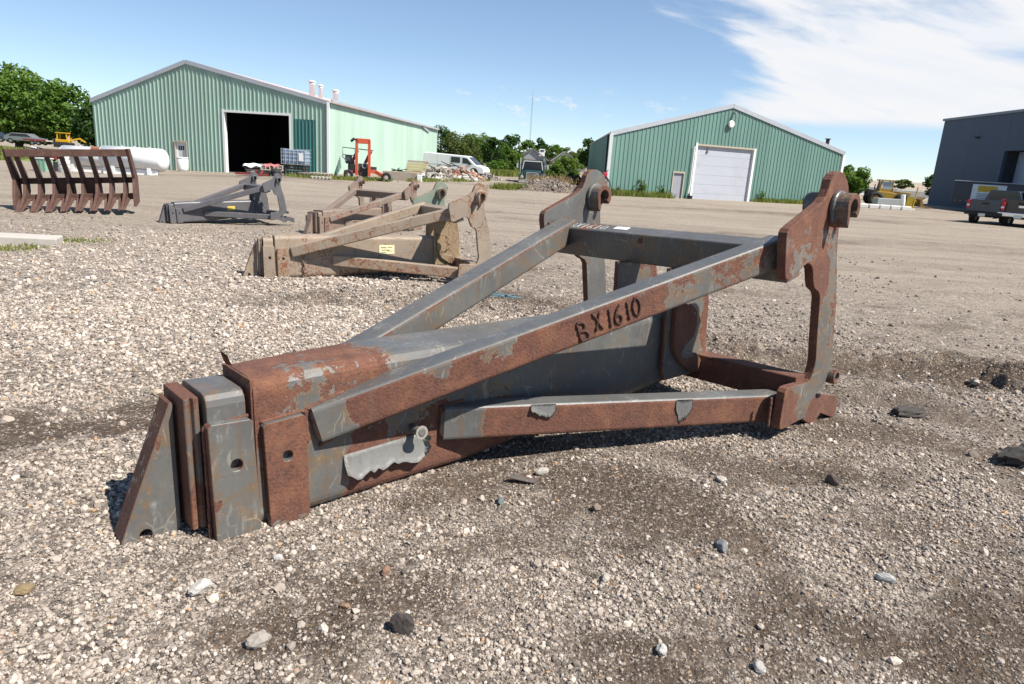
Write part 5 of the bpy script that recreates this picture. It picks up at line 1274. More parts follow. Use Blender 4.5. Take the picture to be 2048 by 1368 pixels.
for k, (x, y, lb) in enumerate(((-11.55, 40.3, 'flat weathered pallet next to the worn grey tyre'), (-11.3, 39.5, 'broken pale pallet in the grass strip, nearer the road'))): pallet('pallet', lb, gl(x, y), .2 * k, WOOD if k == 0 else simple('pale_timber', (.5, .46, .38), .8), 2 - k, 1.1, 'pallets at the workshop corner')
wr = thing('wire_rack', 'green wire rack leaning on the workshop corner', 'rack', gl(-11.9, 44.6), math.radians(-60))
for k in range(6): MB().tube([(-.3 + k * .12, 0, 0), (-.05 + k * .06, .35, 1.25 - k * .12)], .018, 5).build('wire', GW, wr)
for t_ in (.2, .5, .8): MB().tube([(-.3 + t_ * .25, .35 * t_, 1.25 * t_), (.3 - t_ * .05, .35 * t_, .65 * t_)], .018, 5).build('wire', GW, wr)
# concrete slab, timber stack
cs = tag(MB().box((0, 0, 0), (2.3, .35, .62)).build('concrete_slab', simple('brown_concrete', (.30, .25, .2), .9, 0, .15, 2.5, .4, .4), None, bevel=.03), 'long weathered concrete slab standing on edge beside the red forklift', 'concrete slab'); cs.location = (-8.0, 46.2, gz(-8, 46.2) + .26); cs.rotation_euler = (0, 0, .10)
bd = tag(MB().box((0, 0, 0), (.32, .2, .5)).build('white_block', WTRIM, None, bevel=.02), 'white block at the end of the concrete slab', 'block'); bd.location = (-6.75, 46.1, gz(-6.7, 46) + .2)
yt = thing('timber_stack', 'stack of yellow timbers on the rubble by the workshop wall', 'timber stack', gl(-7.75, 51.5), .08)
for l in range(5):
    for y in (-.3, 0, .3): m = MB(); m.bar((-.85 + .05 * l, y, .42 + l * .2), (.85 - .04 * ((l * 3) % 4), y, .42 + l * .2), .27, .15); m.build('timber', (WOODY if l < 4 else WOOD), yt, bevel=.01)
for x in (-.6, .6): bx(yt, 'bearer', WOOD, x - .08, x + .08, -.4, .4, -.1, .33)
st = thing('scrap_pile', 'tangle of planks and pipes on top of the rubble heap', 'scrap pile', gl(-6.0, 54.2)); rnd = random.Random(9)
for k in range(14):
    a = Vector((rnd.uniform(-1.6, 1.4), rnd.uniform(-.5, .5), rnd.uniform(.7, 1.15))); b = a + Vector((rnd.uniform(-.9, .9), rnd.uniform(-.3, .3), rnd.uniform(-.2, .35)))
    MB().bar(a, b, .09, .06).build('plank', (WOOD, BLACK, simple('rusty_scrap', (.25, .11, .07), .9, 0, .2, 6))[k % 3], st)
lt = thing('leaf_net', 'bundle of grey sticks lying by the concrete slab top', 'bundle', (-8.3, 47.3, gz(-8.3, 47.3) + .5))
for k in range(12): MB().bar((rnd.uniform(-.7, .2), rnd.uniform(-.2, .2), rnd.uniform(0, .2)), (rnd.uniform(-.2, .8), rnd.uniform(-.2, .2), rnd.uniform(0, .3)), .05, .05).build('stick', (BLACK, simple('grey_green_stick', (.13, .14, .1), .9))[k % 2], lt)
# white drum by the side door
dr = thing('white_drum', 'white plastic drum in front of the workshop side door', 'drum', gl(-22.7, 46.9)); m = MB(); m.lathe((0, 0, -.05), [(.28, 0), (.36, .25), (.37, .85), (.34, .9)], 20); m.build('body', WTRIM, dr, True); m = MB(); m.lathe((0, 0, .86), [(.375, 0), (.375, .05), (.34, .06)], 20); m.build('rim', WTRIM, dr, True)
# white tanks
TW = simple('tank_white', (.76, .76, .74), .35, 0, .05, 1.2, 0, .2, (.5, .47, .4))
def htank(name, label, loc, rz, r, ln_, end='dome'):
    t = thing(name, label, 'tank', loc, rz, 'white tanks beside the workshop')
    dm = [(r * math.cos(a), ln_ / 2 - r * .35 + r * .55 * math.sin(a)) for a in np.linspace(0, 1.45, 8)]
    m = MB(); m.lathe((0, 0, r + .22), [(r, -ln_ / 2 + .05)] + dm, 28, 'x'); m.build('shell', TW, t, True)
    m = MB(); m.lathe((-ln_ / 2, 0, r + .22), [(r * .99, .045), (r * .97, .0), (r * .9, -.02), (.02, -.04)], 28, 'x'); m.build('end_cap', simple('tank_end_grey', (.5, .51, .53), .4), t, True)
    for x in (-ln_ * .3, ln_ * .28): bx(t, 'saddle', TW, x - .1, x + .1, -r * .8, r * .8, -.1, r * .55 + .2)
    bx(t, 'skirt', TW, -ln_ / 2 + .1, ln_ / 2 - .3, -r * .62, -r * .56, -.1, .3)
    for x in (-ln_ * .2, 0, ln_ * .25): m = MB(); m.lathe((x, 0, 2 * r + .2), [(.07, 0), (.07, .07), (.02, .09)], 10); m.build('fitting', GTRIM, t)
    return t
htank('storage_tank', 'nearest big white horizontal tank, rounded end toward the workshop door', gl(-20.75, 37.6), math.radians(4), .60, 3.2)
htank('storage_tank', 'white tank behind, partly hidden by the nearest tank', gl(-24.2, 39.5), math.radians(6), .58, 3.0)
ro = thing('rusty_roller', 'rust brown cable roller lying on the white tanks', 'roller', (-22.6, 37.9, 1.25 + gz(-22.6, 37.9))); m = MB(); m.cyl((-.55, 0, 0), (.55, 0, 0), .13, 14); m.build('drum', simple('rusty_scrap', (.25, .11, .07), .9, 0, .2, 6), ro); [MB().cyl((x - .03, 0, 0), (x + .03, 0, 0), .17, 14).build('flange', simple('rusty_scrap', (.25, .11, .07), .9, 0, .2, 6), ro) for x in (-.55, .55)]
en = thing('scrap_engine', 'black scrap engine block with red and white bits left of the tanks', 'engine', gl(-25.3, 37.4)); bx(en, 'block', BLACK, -.55, .25, -.3, .3, .5, 1.15, .06); bx(en, 'cover', DR, .28, .6, -.25, .2, .6, 1.1, .05); MB().cyl((.7, 0, .85), (1.0, 0, .9), .24, 14).build('filter', WTRIM, en); bx(en, 'stand', BLACK, -.5, .5, -.25, .25, -.1, .48); [MB().tube([(-.5 + .3 * k, -.2, 1.1), (-.9 + .35 * k, -.4, 1.2), (-1.1 + .3 * k, -.3, .9)], .03, 6).build('hose', (BLACK, GTRIM)[k % 2], en) for k in range(3)]
gc = thing('green_bin', 'pale green ribbed bin standing behind the rake tines', 'bin', gl(-24.6, 36.0)); bx(gc, 'body', simple('bin_green', (.22, .36, .27), .6), -.3, .3, -.3, .3, -.05, .62, .03); bx(gc, 'lid', simple('bin_lid', (.5, .55, .5), .6), -.33, .33, -.33, .33, .62, .68, .01); [bx(gc, 'rib', simple('bin_green_dark', (.15, .28, .2), .6), x - .03, x + .03, -.315, -.30, 0, .58) for x in (-.2, 0, .2)]
wb = thing('grey_drum', 'pale grey drum between the green bin and the tanks', 'drum', gl(-23.55, 36.0)); m = MB(); m.lathe((0, 0, -.05), [(.26, 0), (.28, .04), (.28, .66), (.26, .7)], 18); m.build('body', simple('drum_grey', (.5, .48, .46), .5, 0, .1, 3, 0, .4), wb, True); [MB().lathe((0, 0, z), [(.285, 0), (.295, .015), (.285, .03)], 18).build('hoop', GTRIM, wb) for z in (.2, .42)]

# white tank, hoses and ladder at the shed corner
pt = thing('upright_tank', 'white upright tank at the left corner of the green shed', 'tank', (4.62, 42.6, gz(4.6, 42.6))); m = MB(); m.lathe((0, 0, -.1), [(.34, 0), (.36, .1), (.36, .98), (.30, 1.06), (.05, 1.1)], 20); m.build('shell', WTRIM, pt, True); m = MB(); m.lathe((0, 0, 1.0), [(.08, 0), (.08, .1)], 10); m.build('valve', DR, pt)
pu = thing('red_pump', 'small red hand pump with hanging hoses beside the white upright tank', 'pump', (4.98, 42.9, gz(5, 43))); MB().bar((0, 0, 0), (.0, 0, 1.2), .07, .07).build('post', BLACK, pu); MB().box((0, 0, 1.28), (.26, .2, .26)).build('pump_head', simple('pump_red', (.4, .03, .05), .5), pu, bevel=.04); MB().bar((.05, 0, 1.35), (.16, 0, 1.56), .05, .05).build('handle', simple('pump_red', (.4, .03, .05), .5), pu)
for k in range(4): MB().tube([(.02 * k, -.02, 1.2), (.15 + .05 * k, -.08, .9), (.1 + .12 * k, -.05, .45), (.35 + .1 * k, 0, .05)], .022, 6).build('hose', BLACK, pu)
dh = thing('tyre_heap', 'heap of black tyres along the far side of the shed', 'tyre heap', (5.4, 56, 0))
rnd = random.Random(21)
for k in range(34):
    x = rnd.uniform(-1.9, 1.9); y = rnd.uniform(-.8, .8); z = .15 + rnd.uniform(0, .95) * (1 - abs(x) / 3); ax = Vector((rnd.uniform(-.6, .6), rnd.uniform(-1, 1), rnd.uniform(.2, 1))).normalized()
    m = MB(); m.ring((x, y, z), ax, .17, .33, .2, 12); m.build('tyre', BLACK, dh)

# blocks in front of the loader
for k in range(6):
    x = 24.35 + k * .78; o = tag(MB().box((0, 0, 0), (.74, .5, .34)).build('kerb_block', simple('white_concrete', (.60, .58, .54), .9, 0, .1, 3, .3, .3), None, bevel=.07, seg=3), ('first pale kerb block of the row, closest to the green shed', 'second pale kerb block from the green shed', 'third pale kerb block from the green shed', 'fourth pale kerb block, in front of the grey block', 'fifth pale kerb block, below the grey block end', 'last pale kerb block of the row, by the yellow post')[k], 'kerb block', 'row of pale kerb blocks'); o.location = (x, 52 - .03 * k, .13); o.rotation_euler = (0, 0, .02 * (k % 3 - 1))
o = tag(MB().box((0, 0, 0), (2.1, .8, .74)).build('grey_block', simple('grey_concrete_block', (.33, .35, .34), .9, 0, .1, 2, .3, .25), None, bevel=.03), 'big grey concrete block in front of the yellow loader', 'concrete block'); o.location = (28.0, 53.8, .36)
yp = thing('yellow_barrier', 'yellow steel plate post standing on the kerb beside the slate building', 'barrier', (29.1, 52.8, 0), -.3); bx(yp, 'plate', simple('plate_yellow', (.42, .29, .02), .6, 0, .12, 3, 0, .3), -.28, .14, -.04, .04, .0, 1.0); MB().tube([(.18, 0, -.1), (.3, 0, 1.7)], .05, 8).build('post', simple('plate_yellow', (.42, .29, .02), .6), yp); bx(yp, 'foot', WTRIM, -.2, .35, -.2, .2, -.05, .12, .03)
wx = thing('white_pipe', 'short white pipe with black foot leaning by the yellow post', 'pipe', (28.45, 52.6, 0)); MB().tube([(0, 0, .3), (-.1, 0, 1.1)], .16, 12).build('pipe', WTRIM, wx); MB().tube([(.03, 0, .05), (0, 0, .32)], .13, 12).build('foot', BLACK, wx)

# left background
def oldcar(name, label, loc, rz, paint):
    t = thing(name, label, 'car', loc, rz, 'cars under the trees'); t.scale = (.7, .7, .62); m = MB(); m.prism([(-2.1, .35), (2.1, .35), (2.15, .75), (1.2, .9), (.6, 1.35), (-1.2, 1.38), (-1.9, .95), (-2.15, .85)], -.85, .85); m.build('body', paint, t, bevel=.06); m = MB(); m.prism([(-1.5, .95), (.95, .93), (.5, 1.28), (-1.15, 1.31)], -.865, .865); m.build('window', GLASS, t)
    for x in (-1.35, 1.35):
        for y in (-.78, .78): wheel(t, (x, y, .32), .33, .2)
oldcar('parked_car', 'dark blue car at the far left under the tree', (-46.2, 61.5, .5), .1, simple('car_navy', (.03, .04, .07), .3, 0, .05, coat=.3)); oldcar('parked_car', 'silver grey car next to the yellow digger', (-43.2, 61.3, .5), .15, simple('car_silver', (.2, .21, .23), .35, .3, .05))
dg = thing('yellow_digger', 'small yellow digger parked under the big tree', 'digger', (-39.4, 60.5, .55), .2); dg.scale = (.55, .55, .5)
DY = simple('digger_yellow', (.55, .30, .01), .5, 0, .1, 3)
for x in (-.7, .7):
    for y in (-.5, .5): MB().bar((x, y, .9), (x * .9, y, 2.0), .14, .14).build('cab_post', DY, dg)
bx(dg, 'cab_roof', DY, -.85, .85, -.65, .65, 2.0, 2.15, .02); bx(dg, 'body', DY, -.95, .95, -.65, .65, .55, 1.0, .05); m = MB(); m.bar((.9, 0, .9), (2.3, 0, 1.3), .25, .25); m.bar((2.25, 0, 1.35), (3.1, 0, .7), .2, .2); m.build('arm', DY, dg); bx(dg, 'track', BLACK, -1.2, 1.2, -.9, .9, -.3, .5, .1)
fl = thing('flat_trailer', 'flat trailer with red edge between the cars and digger', 'trailer', (-41.4, 60.2, .45), .1); fl.scale = (.7, .7, .7); bx(fl, 'deck', simple('trailer_pale', (.5, .45, .42), .7), -1.3, 1.3, -.8, .8, .5, .62); bx(fl, 'edge', DR, -1.3, 1.3, -.84, -.8, .5, .7); [wheel(fl, (x, y, .28), .28, .18) for x in (-.3, .4) for y in (-.7, .7)]
sb = tag(MB().box((0, 0, 0), (1.25, .42, .14)).build('concrete_slab', simple('pale_concrete', (.40, .37, .33), .9, 0, .1, 3, .3, .3), None, bevel=.015), 'pale flat concrete slab lying at the left edge among weeds', 'concrete slab'); sb.location = (-7.95, 10.75, gz(-7.9, 10.7) + .06); sb.rotation_euler = (.02, .03, .35)
# gravel heap in front of the truck
def mound():
    n, k = 40, 26; mb = MB(); rng = np.random.default_rng(5); vs = []
    for j in range(k + 1):
        r = j / k
        for i in range(n):
            a = 6.283 * i / n; rx, ry = 2.7 * (1 + .12 * math.sin(3 * a + 1)), 1.7 * (1 + .1 * math.sin(2 * a))
            x, y = rx * r * math.cos(a), ry * r * math.sin(a); vs.append((x, y, .88 * (1 - r ** 1.25) + float(fbm(np.array([x * 2.2]), np.array([y * 2.2]), 4, 4)) * .35 * (1 - r) - .06 * r))
    mb.add(vs, [(j * n + i, j * n + (i + 1) % n, (j + 1) * n + (i + 1) % n, (j + 1) * n + i) for j in range(k) for i in range(n)])
    o = mb.build('gravel_heap', simple('heap_soil', (.15, .115, .09), .95, 0, .25, 5, .6, .4, (.22, .18, .145)), None, True); o.location = (1.75, 44.6, gz(1.75, 44.6)); tag(o, 'heap of grey brown gravel in front of the dark green truck', 'gravel heap')
    rnd = np.random.default_rng(8); m = 1500; r = np.sqrt(rnd.uniform(0, 1, m)); a = rnd.uniform(0, 6.283, m); x, y = 2.75 * r * np.cos(a), 1.75 * r * np.sin(a)
    z = .88 * (1 - r ** 1.25) + fbm(x * 2.2, y * 2.2, 4, 4) * .35 * (1 - r) + gz(1.75, 44.6)
    scatter('heap_stones', np.stack([x + 1.75, y + 44.6, z], -1), np.clip(rnd.lognormal(math.log(.038), .5, m), .015, .15), rnd.beta(1.6, 2.6, m) * .7, 'stones covering the gravel heap', 3)
mound()

# ------------------------------------------------------------------ vegetation
def leaf_mat(name, cols, trans=.35):
    m = bpy.data.materials.new(name); m.use_nodes = True; N = NT(m.node_tree); m.node_tree.nodes.clear()
    r = N.n('ShaderNodeNewGeometry').outputs['Random Per Island']; cl = N.noise(objco(N), .8, 4, .6)
    c = N.ramp(N.math('ADD', N.math('MULTIPLY', r, .6), N.math('MULTIPLY', N.step(cl, .3, .7), .4)), cols)
    d = N.n('ShaderNodeBsdfPrincipled'); N.link(c, d.inputs['Base Color']); d.inputs['Roughness'].default_value = .65; d.inputs['Specular IOR Level'].default_value = .2
    t = N.n('ShaderNodeBsdfTranslucent'); N.link(N.mix(1.0, c, (1.3, 1.35, .6), 'MULTIPLY'), t.inputs[0])
    x = N.n('ShaderNodeMixShader'); x.inputs[0].default_value = trans; N.link(d.outputs[0], x.inputs[1]); N.link(t.outputs[0], x.inputs[2])
    o = N.n('ShaderNodeOutputMaterial'); N.link(x.outputs[0], o.inputs[0]); return m
LEAF = leaf_mat('leaf_green', [(0, (.045, .095, .016)), (.4, (.08, .15, .026)), (.75, (.12, .195, .04)), (1, (.17, .24, .06))])
LEAFD = leaf_mat('leaf_dark', [(0, (.02, .05, .014)), (.5, (.038, .08, .02)), (1, (.065, .115, .03))])
LEAFL = leaf_mat('leaf_light', [(0, (.06, .115, .02)), (.5, (.10, .165, .03)), (1, (.17, .23, .06))])
LEAFO = leaf_mat('leaf_olive', [(0, (.055, .085, .022)), (.5, (.09, .125, .035)), (1, (.15, .175, .07))])
GRASS = leaf_mat('grass_blade', [(0, (.09, .13, .025)), (.4, (.15, .19, .04)), (.75, (.23, .235, .08)), (1, (.32, .27, .13))])
BARK = simple('bark', (.10, .075, .055), .95, 0, .25, 8, .5)
def quads(pts, size, rng, up=.4, asp=1.5):
    n = len(pts); nr = rng.normal(0, 1, (n, 3)); nr[:, 2] = np.abs(nr[:, 2]) + up; nr /= np.linalg.norm(nr, axis=1)[:, None]
    t = rng.normal(0, 1, (n, 3)); t -= nr * (t * nr).sum(1)[:, None]; t /= np.linalg.norm(t, axis=1)[:, None]; b = np.cross(nr, t)
    s = (size * rng.uniform(.6, 1.3, n))[:, None]
    q = np.stack([pts - t * s * asp * .5, pts + b * s * .42 + nr * s * .1, pts + t * s * asp * .5, pts - b * s * .42 + nr * s * .1], 1)
    return q.reshape(-1, 3)
def quad_mesh(name, v, mat, parent=None):
    n = len(v) // 4; me = bpy.data.meshes.new(name); me.vertices.add(n * 4); me.vertices.foreach_set('co', v.astype(np.float32).ravel())
    me.loops.add(n * 4); me.loops.foreach_set('vertex_index', np.arange(n * 4, dtype=np.int32)); me.polygons.add(n); me.polygons.foreach_set('loop_start', np.arange(0, n * 4, 4, dtype=np.int32)); me.update(calc_edges=True)
    return link_mesh(name, me, mat, parent)
def tree(name, label, x, y, h, rx, ry=None, z0=.25, n=2600, leaf=.22, mat=LEAF, seed=1, grp=None, clumps=46, zb=0.0, trunk_r=.14):
    rng = np.random.default_rng(seed); ry = ry or rx
    t = thing(name, label, 'tree' if 'tree' in name else 'bush', (x, y, zb), 0, grp)
    zc, rz_ = h * (1 + z0) / 2, h * (1 - z0) / 2
    C = []; 
    while len(C) < clumps:
        p = rng.normal(0, 1, 3); p /= np.linalg.norm(p); p *= rng.uniform(.35, 1) ** .5
        p[:2] *= 1 - .25 * max(0, p[2]); C.append((p[0] * rx * .86, p[1] * ry * .86, zc + p[2] * rz_ * .88))
    C = np.array(C); R = rng.uniform(.16, .34, clumps) * min(rx, rz_ * 1.3)
    w_ = R ** 2 / (R ** 2).sum(); idx = rng.choice(clumps, n, p=w_); d = rng.normal(0, 1, (n, 3)); d /= np.linalg.norm(d, axis=1)[:, None]
    pts = C[idx] + d * (R[idx] * rng.uniform(.45, 1.08, n) ** .6)[:, None] * np.array([1, 1, .8])
    e = rng.normal(0, 1, (n // 12, 3)); e /= np.linalg.norm(e, axis=1)[:, None]; e *= (rng.uniform(0, 1, n // 12) ** .45 * .86)[:, None]; e[:, :2] *= (1 - .2 * np.clip(e[:, 2], 0, 1))[:, None]
    pts = np.vstack([pts, e * np.array([rx, ry, rz_]) + np.array([0, 0, zc])])
    pts = pts[pts[:, 2] > h * z0 * .4]
    quad_mesh('crown', quads(pts, leaf, rng), mat, t)
    mb = MB(); rnd = random.Random(seed); mb.tube([(0, 0, -.5), (rx * .03, 0, h * .25), (-rx * .02, 0, h * .55), (0, 0, h * .85)], [trunk_r * 1.3, trunk_r, trunk_r * .6, .03], 7)
    for k in range(7):
        q = C[rnd.randrange(clumps)]; zz = h * rnd.uniform(.18, .5); mb.tube([(0, 0, zz), (q[0] * .5, q[1] * .5, (zz + q[2]) / 2 + .1), tuple(q)], [trunk_r * .5, trunk_r * .35, .02], 5)
    mb.build('trunk', BARK, t); return t
tree('broadleaf_tree', 'huge spreading green tree at the far left', -50.5, 70.5, 7.4, 6.4, 5.5, .06, 9500, .34, LEAF, 1, 'trees at the left', 80, .1, .3)
tree('broadleaf_tree', 'big rounded tree between the spreading one and the workshop', -44.6, 68.5, 6.2, 4.1, 4.0, .06, 6000, .32, LEAF, 2, 'trees at the left', 60, .1, .25)
tree('broadleaf_tree', 'dark smaller tree touching the left end of the green workshop', -39.2, 66.0, 4.9, 2.7, 2.6, .02, 3800, .3, LEAFD, 3, 'trees at the left', 46, .0, .2)
Tm = 'trees and bushes beyond the workshop'
for a in (('broadleaf_tree', 'dark tree showing over the far end of the workshop roof', -10.9, 93, 5.6, 2.6, LEAFD, 3200), ('broadleaf_tree', 'olive green rounded tree right behind the white van', -8.2, 90, 5.3, 2.7, LEAFO, 3600), ('broadleaf_tree', 'airy light green tree above the van windows', -5.9, 92, 5.5, 2.6, LEAFL, 2400),
          ('broadleaf_tree', 'narrow dark green tree in front of the van nose', -3.9, 88, 4.7, 1.7, LEAFD, 3000), ('broadleaf_tree', 'bright green leafy tree right of the narrow dark one', -2.4, 90, 3.9, 1.5, LEAF, 2200), ('shrub', 'low light green shrub by the track left of the truck', -1.0, 86, 2.9, 1.4, LEAFL, 2200),
          ('shrub', 'low dark shrub at the foot of the narrow dark tree', -3.0, 84, 1.7, 1.5, LEAF, 1600), ('shrub', 'light green bush in front of the grey gable end', 4.7, 76, 2.75, 1.7, LEAFL, 2200), ('shrub', 'small leafy bush beside the tyre heap', 3.5, 60, 1.35, .8, LEAFO, 1100), ('shrub', 'spindly bush right of the dark green truck', 2.9, 66, 1.9, 1.0, LEAFL, 1100)):
    tree(a[0], a[1], a[2], a[3], a[4], a[5], None, .03 if a[0] == 'shrub' else .05, a[7], .2, a[6], int(a[3] * 7 + a[2] * 3) % 1000, Tm, 40, 0, .09)
for k, (x, y, h, r, m_, lb) in enumerate(((-9.5, 165, 7.0, 3.6, LEAFD, 'distant dark tree left of the mast foot'), (-3.2, 160, 8.1, 2.9, LEAFD, 'tallest distant tree, left of the mast'), (.6, 158, 6.9, 2.3, LEAF, 'distant round tree at the mast foot'), (3.6, 162, 7.0, 2.4, LEAFD, 'distant tree right of the mast, above the dormer'), (6.6, 165, 6.4, 2.6, LEAF, 'distant tree above the grey gable end'), (9.8, 168, 5.9, 2.7, LEAFO, 'distant tree over the red roof'), (13.0, 166, 5.4, 2.6, LEAF, 'lowest distant tree over the red roof end'), (-14.5, 170, 6.5, 4, LEAFD, 'distant tree hidden behind the workshop end'), (17.5, 175, 5.6, 3.6, LEAFD, 'distant tree behind the shed side'))):
    tree('distant_tree', lb, x, y, h, r, None, .05, 1900, .36, m_, 60 + k, 'distant trees on the skyline', 34, 0, .14)
tree('broadleaf_tree', 'tall dark tree rising at the left edge of the green shed', 12.0, 132, 7.2, 2.3, None, .1, 3000, .34, LEAFD, 81, None, 44, 0, .18)
tree('small_tree', 'small round tree at the right end of the green shed', 28.7, 62.5, 3.35, 1.9, None, .15, 3600, .2, LEAF, 82, None, 40, 0, .1)
tree('small_tree', 'dark tree peeping out left of the slate building', 50.2, 86.5, 3.6, 1.7, None, .1, 1500, .25, LEAFD, 83, None, 26, 0, .1)
for k in range(5): tree('distant_tree', ('distant pale tree over the long white shed', 'distant round tree above the loader cab', 'distant bush right of the loader cab', 'distant bush above the loader arm', 'distant bush at the ridge end')[k], 150 + k * 26, 330, 4.3 - .3 * k + .6 * (k == 1), 6.5, None, .02, 900, .8, LEAFO, 90 + k, 'distant trees on the right ridge', 24, 0, .2)

def blades(name, label, pts, hmin, hmax, mat, seed, wd=.02, kind='stuff', parent=None):
    rng = np.random.default_rng(seed); n = len(pts); a = rng.uniform(0, 6.283, n); h = rng.uniform(hmin, hmax, n); ln = rng.normal(0, .35, (n, 2)) * h[:, None]
    w_ = wd * rng.uniform(.6, 1.4, n); dx, dy = np.cos(a) * w_, np.sin(a) * w_; p = pts
    q = np.stack([np.stack([p[:, 0] - dx, p[:, 1] - dy, p[:, 2]], -1), np.stack([p[:, 0] + dx, p[:, 1] + dy, p[:, 2]], -1), np.stack([p[:, 0] + ln[:, 0] + dx * .3, p[:, 1] + ln[:, 1] + dy * .3, p[:, 2] + h], -1), np.stack([p[:, 0] + ln[:, 0] - dx * .3, p[:, 1] + ln[:, 1] - dy * .3, p[:, 2] + h], -1)], 1).reshape(-1, 3)
    o = quad_mesh(name, q, mat, parent)
    if kind: tag(o, label, None, None, kind)
    return o
def strip(rng, n, path, w0, thresh=.0, seed=3):
    P_ = np.array(path); seg = rng.integers(0, len(P_) - 1, n); t = rng.uniform(0, 1, n)[:, None]; p = P_[seg] * (1 - t) + P_[seg + 1] * t + rng.normal(0, w0, (n, 2))
    m = vnoise(p[:, 0] * .9, p[:, 1] * .9, seed) > thresh; p = p[m]; return np.column_stack([p, hgt(p[:, 0], p[:, 1]) - .01])
rng = np.random.default_rng(77)
blades('grass', 'strip of short grass and weeds along the workshop junk', strip(rng, 9000, [(-12.8, 39.3), (-10.5, 40.8), (-8.4, 44.0), (-6.6, 47.8), (-4.8, 52.0), (-3.2, 58.0)], .42, .36), .06, .26, GRASS, 1, .022)
blades('grass', 'weeds and grass along the foot of the green shed', strip(rng, 6000, [(5.0, 44.1), (7.2, 45.1), (9.5, 46.1)], .28, .25), .1, .42, GRASS, 2, .022)
blades('grass', 'thin grass at the right half of the green shed wall', strip(rng, 3000, [(16.3, 49.2), (19.5, 50.6), (23.2, 52.3)], .2, .42), .08, .35, GRASS, 3, .022)
blades('grass', 'tufts of grass left of the gravel heap', strip(rng, 2600, [(-1.3, 42.6), (-.6, 43.6), (0, 44.2)], .38, .3), .1, .42, GRASS, 4, .022)
blades('grass', 'dry weeds on top of the gravel heap', np.column_stack([1.75 + rng.normal(0, .9, 900), 45.0 + rng.normal(0, .35, 900), gz(1.75, 45) + .62 + rng.normal(0, .1, 900)]), .08, .3, leaf_mat('dry_weed', [(0, (.25, .17, .1)), (.6, (.34, .25, .15)), (1, (.2, .2, .07))]), 5, .02)
blades('grass', 'grass verge by the track below the shrubs', strip(rng, 9000, [(-3.6, 76), (-2.2, 79), (-.9, 82)], .7, .1), .2, .7, GRASS, 6, .05)
blades('grass', 'small green weeds growing around the pale slab', strip(rng, 900, [(-8.3, 10.0), (-7.4, 10.1), (-7.9, 11.4), (-6.9, 11.4)], .14, .35), .02, .07, GRASS, 7, .012)
bank = MB(); bn = 24; vs = []
for j in range(9):
    for i in range(bn + 1):
        x = -60 + 26 * i / bn; y = 48 + 15 * j / 8; vs.append((x, y, -.6 + (1.0 + .25 * math.sin(x * .5)) * math.sin(math.pi * min(1, j / 8 * 1.0 + .06)) * (1 - (i / bn) ** 6)))
bank.add(vs, [(j * (bn + 1) + i, j * (bn + 1) + i + 1, (j + 1) * (bn + 1) + i + 1, (j + 1) * (bn + 1) + i) for j in range(8) for i in range(bn)])
tag(bank.build('grass_bank', simple('bank_grass', (.13, .17, .04), .95, 0, .3, 1.2, .5, .4, (.25, .22, .1)), None, True), 'low grassy bank below the parked cars at the left', None, None, 'structure')
p = np.column_stack([rng.uniform(-58, -35.5, 14000), rng.uniform(48.5, 57, 14000)]); z = -.6 + (1.0 + .25 * np.sin(p[:, 0] * .5)) * np.sin(np.pi * np.minimum(1, (p[:, 1] - 48) / 15 + .06)) * (1 - ((p[:, 0] + 60) / 26) ** 6)
blades('grass', 'grass growing on the bank below the parked cars', np.column_stack([p, z]), .1, .35, GRASS, 8, .05)
def weed(label, x, y, h, n, mat, seed, r=.22):
    t = thing('tall_weed', label, 'weed', gl(x, y), 0, 'tall weeds at the green shed wall'); rg = np.random.default_rng(seed); mb = MB(); pts = []
    for k in range(n):
        a = rg.uniform(0, 6.28); q = rg.uniform(.2, 1) * r; hh = h * rg.uniform(.6, 1); c = [(q * .4 * math.cos(a), q * .4 * math.sin(a), -.05), (q * math.cos(a), q * math.sin(a), hh * .6), (q * 1.3 * math.cos(a), q * 1.3 * math.sin(a), hh)]
        mb.tube(c, .012, 4); [pts.append(np.array(c[0]) * (1 - f) + np.array(c[2]) * f + rg.normal(0, .06, 3)) for f in rg.uniform(.25, 1, 26)]
    mb.build('stem', BARK, t); quad_mesh('leaf_cluster', quads(np.array(pts), .10, rg), mat, t)
weed('tallest leafy weed against the left half of the shed wall', 7.75, 45.25, 1.15, 9, LEAFL, 1, .4); weed('dark leafy weed left of the grey side door', 9.15, 45.9, .75, 7, LEAF, 2, .3); weed('single upright weed right of the wide white door', 16.75, 49.3, .85, 4, LEAFL, 3, .18); weed('bushy weed at the right end of the shed wall', 20.7, 51.1, .8, 8, LEAFL, 4, .35); weed('low weed below the shed corner tank', 5.9, 44.4, .6, 6, LEAFO, 5, .3)

# ------------------------------------------------------------------ single stones one can point at
def rock(name, label, cat, x, y, s, seed, col, flat=.7, sub=3, rough=.25, sq=(1, 1), rz=0.0, sink=.25, grp='stones lying among the gravel'):
    me = stone_mesh(name, seed, sub, flat, None, rough); m = simple('stone_' + '_'.join('%02d' % int(c * 99) for c in col), col, .9, 0, .22, 26, .5, .3, (col[0] * .5, col[1] * .46, col[2] * .42), fine=160)
    o = link_mesh(name, me, m, None, False); o.scale = (s * sq[0], s * sq[1], s); o.rotation_euler = (0, 0, rz); o.location = (x, y, gz(x, y) + s * flat * (1 - sink) * .8); return tag(o, label, cat, grp)
rock('clod', 'black crumbly clod of earth near the bottom edge', 'clod', -.345, 2.21, .058, 3, (.055, .045, .04), .8, 3, .6, (1, .8))
rock('clod', 'black clod of earth at the right edge', 'clod', 3.45, 4.27, .14, 4, (.05, .043, .04), .55, 3, .6, (1.4, .8), .2)
rock('clod', 'dark flat clod between the jib foot and the track', 'clod', 3.2, 5.2, .12, 5, (.06, .05, .045), .45, 3, .6, (1.3, .7), .3)
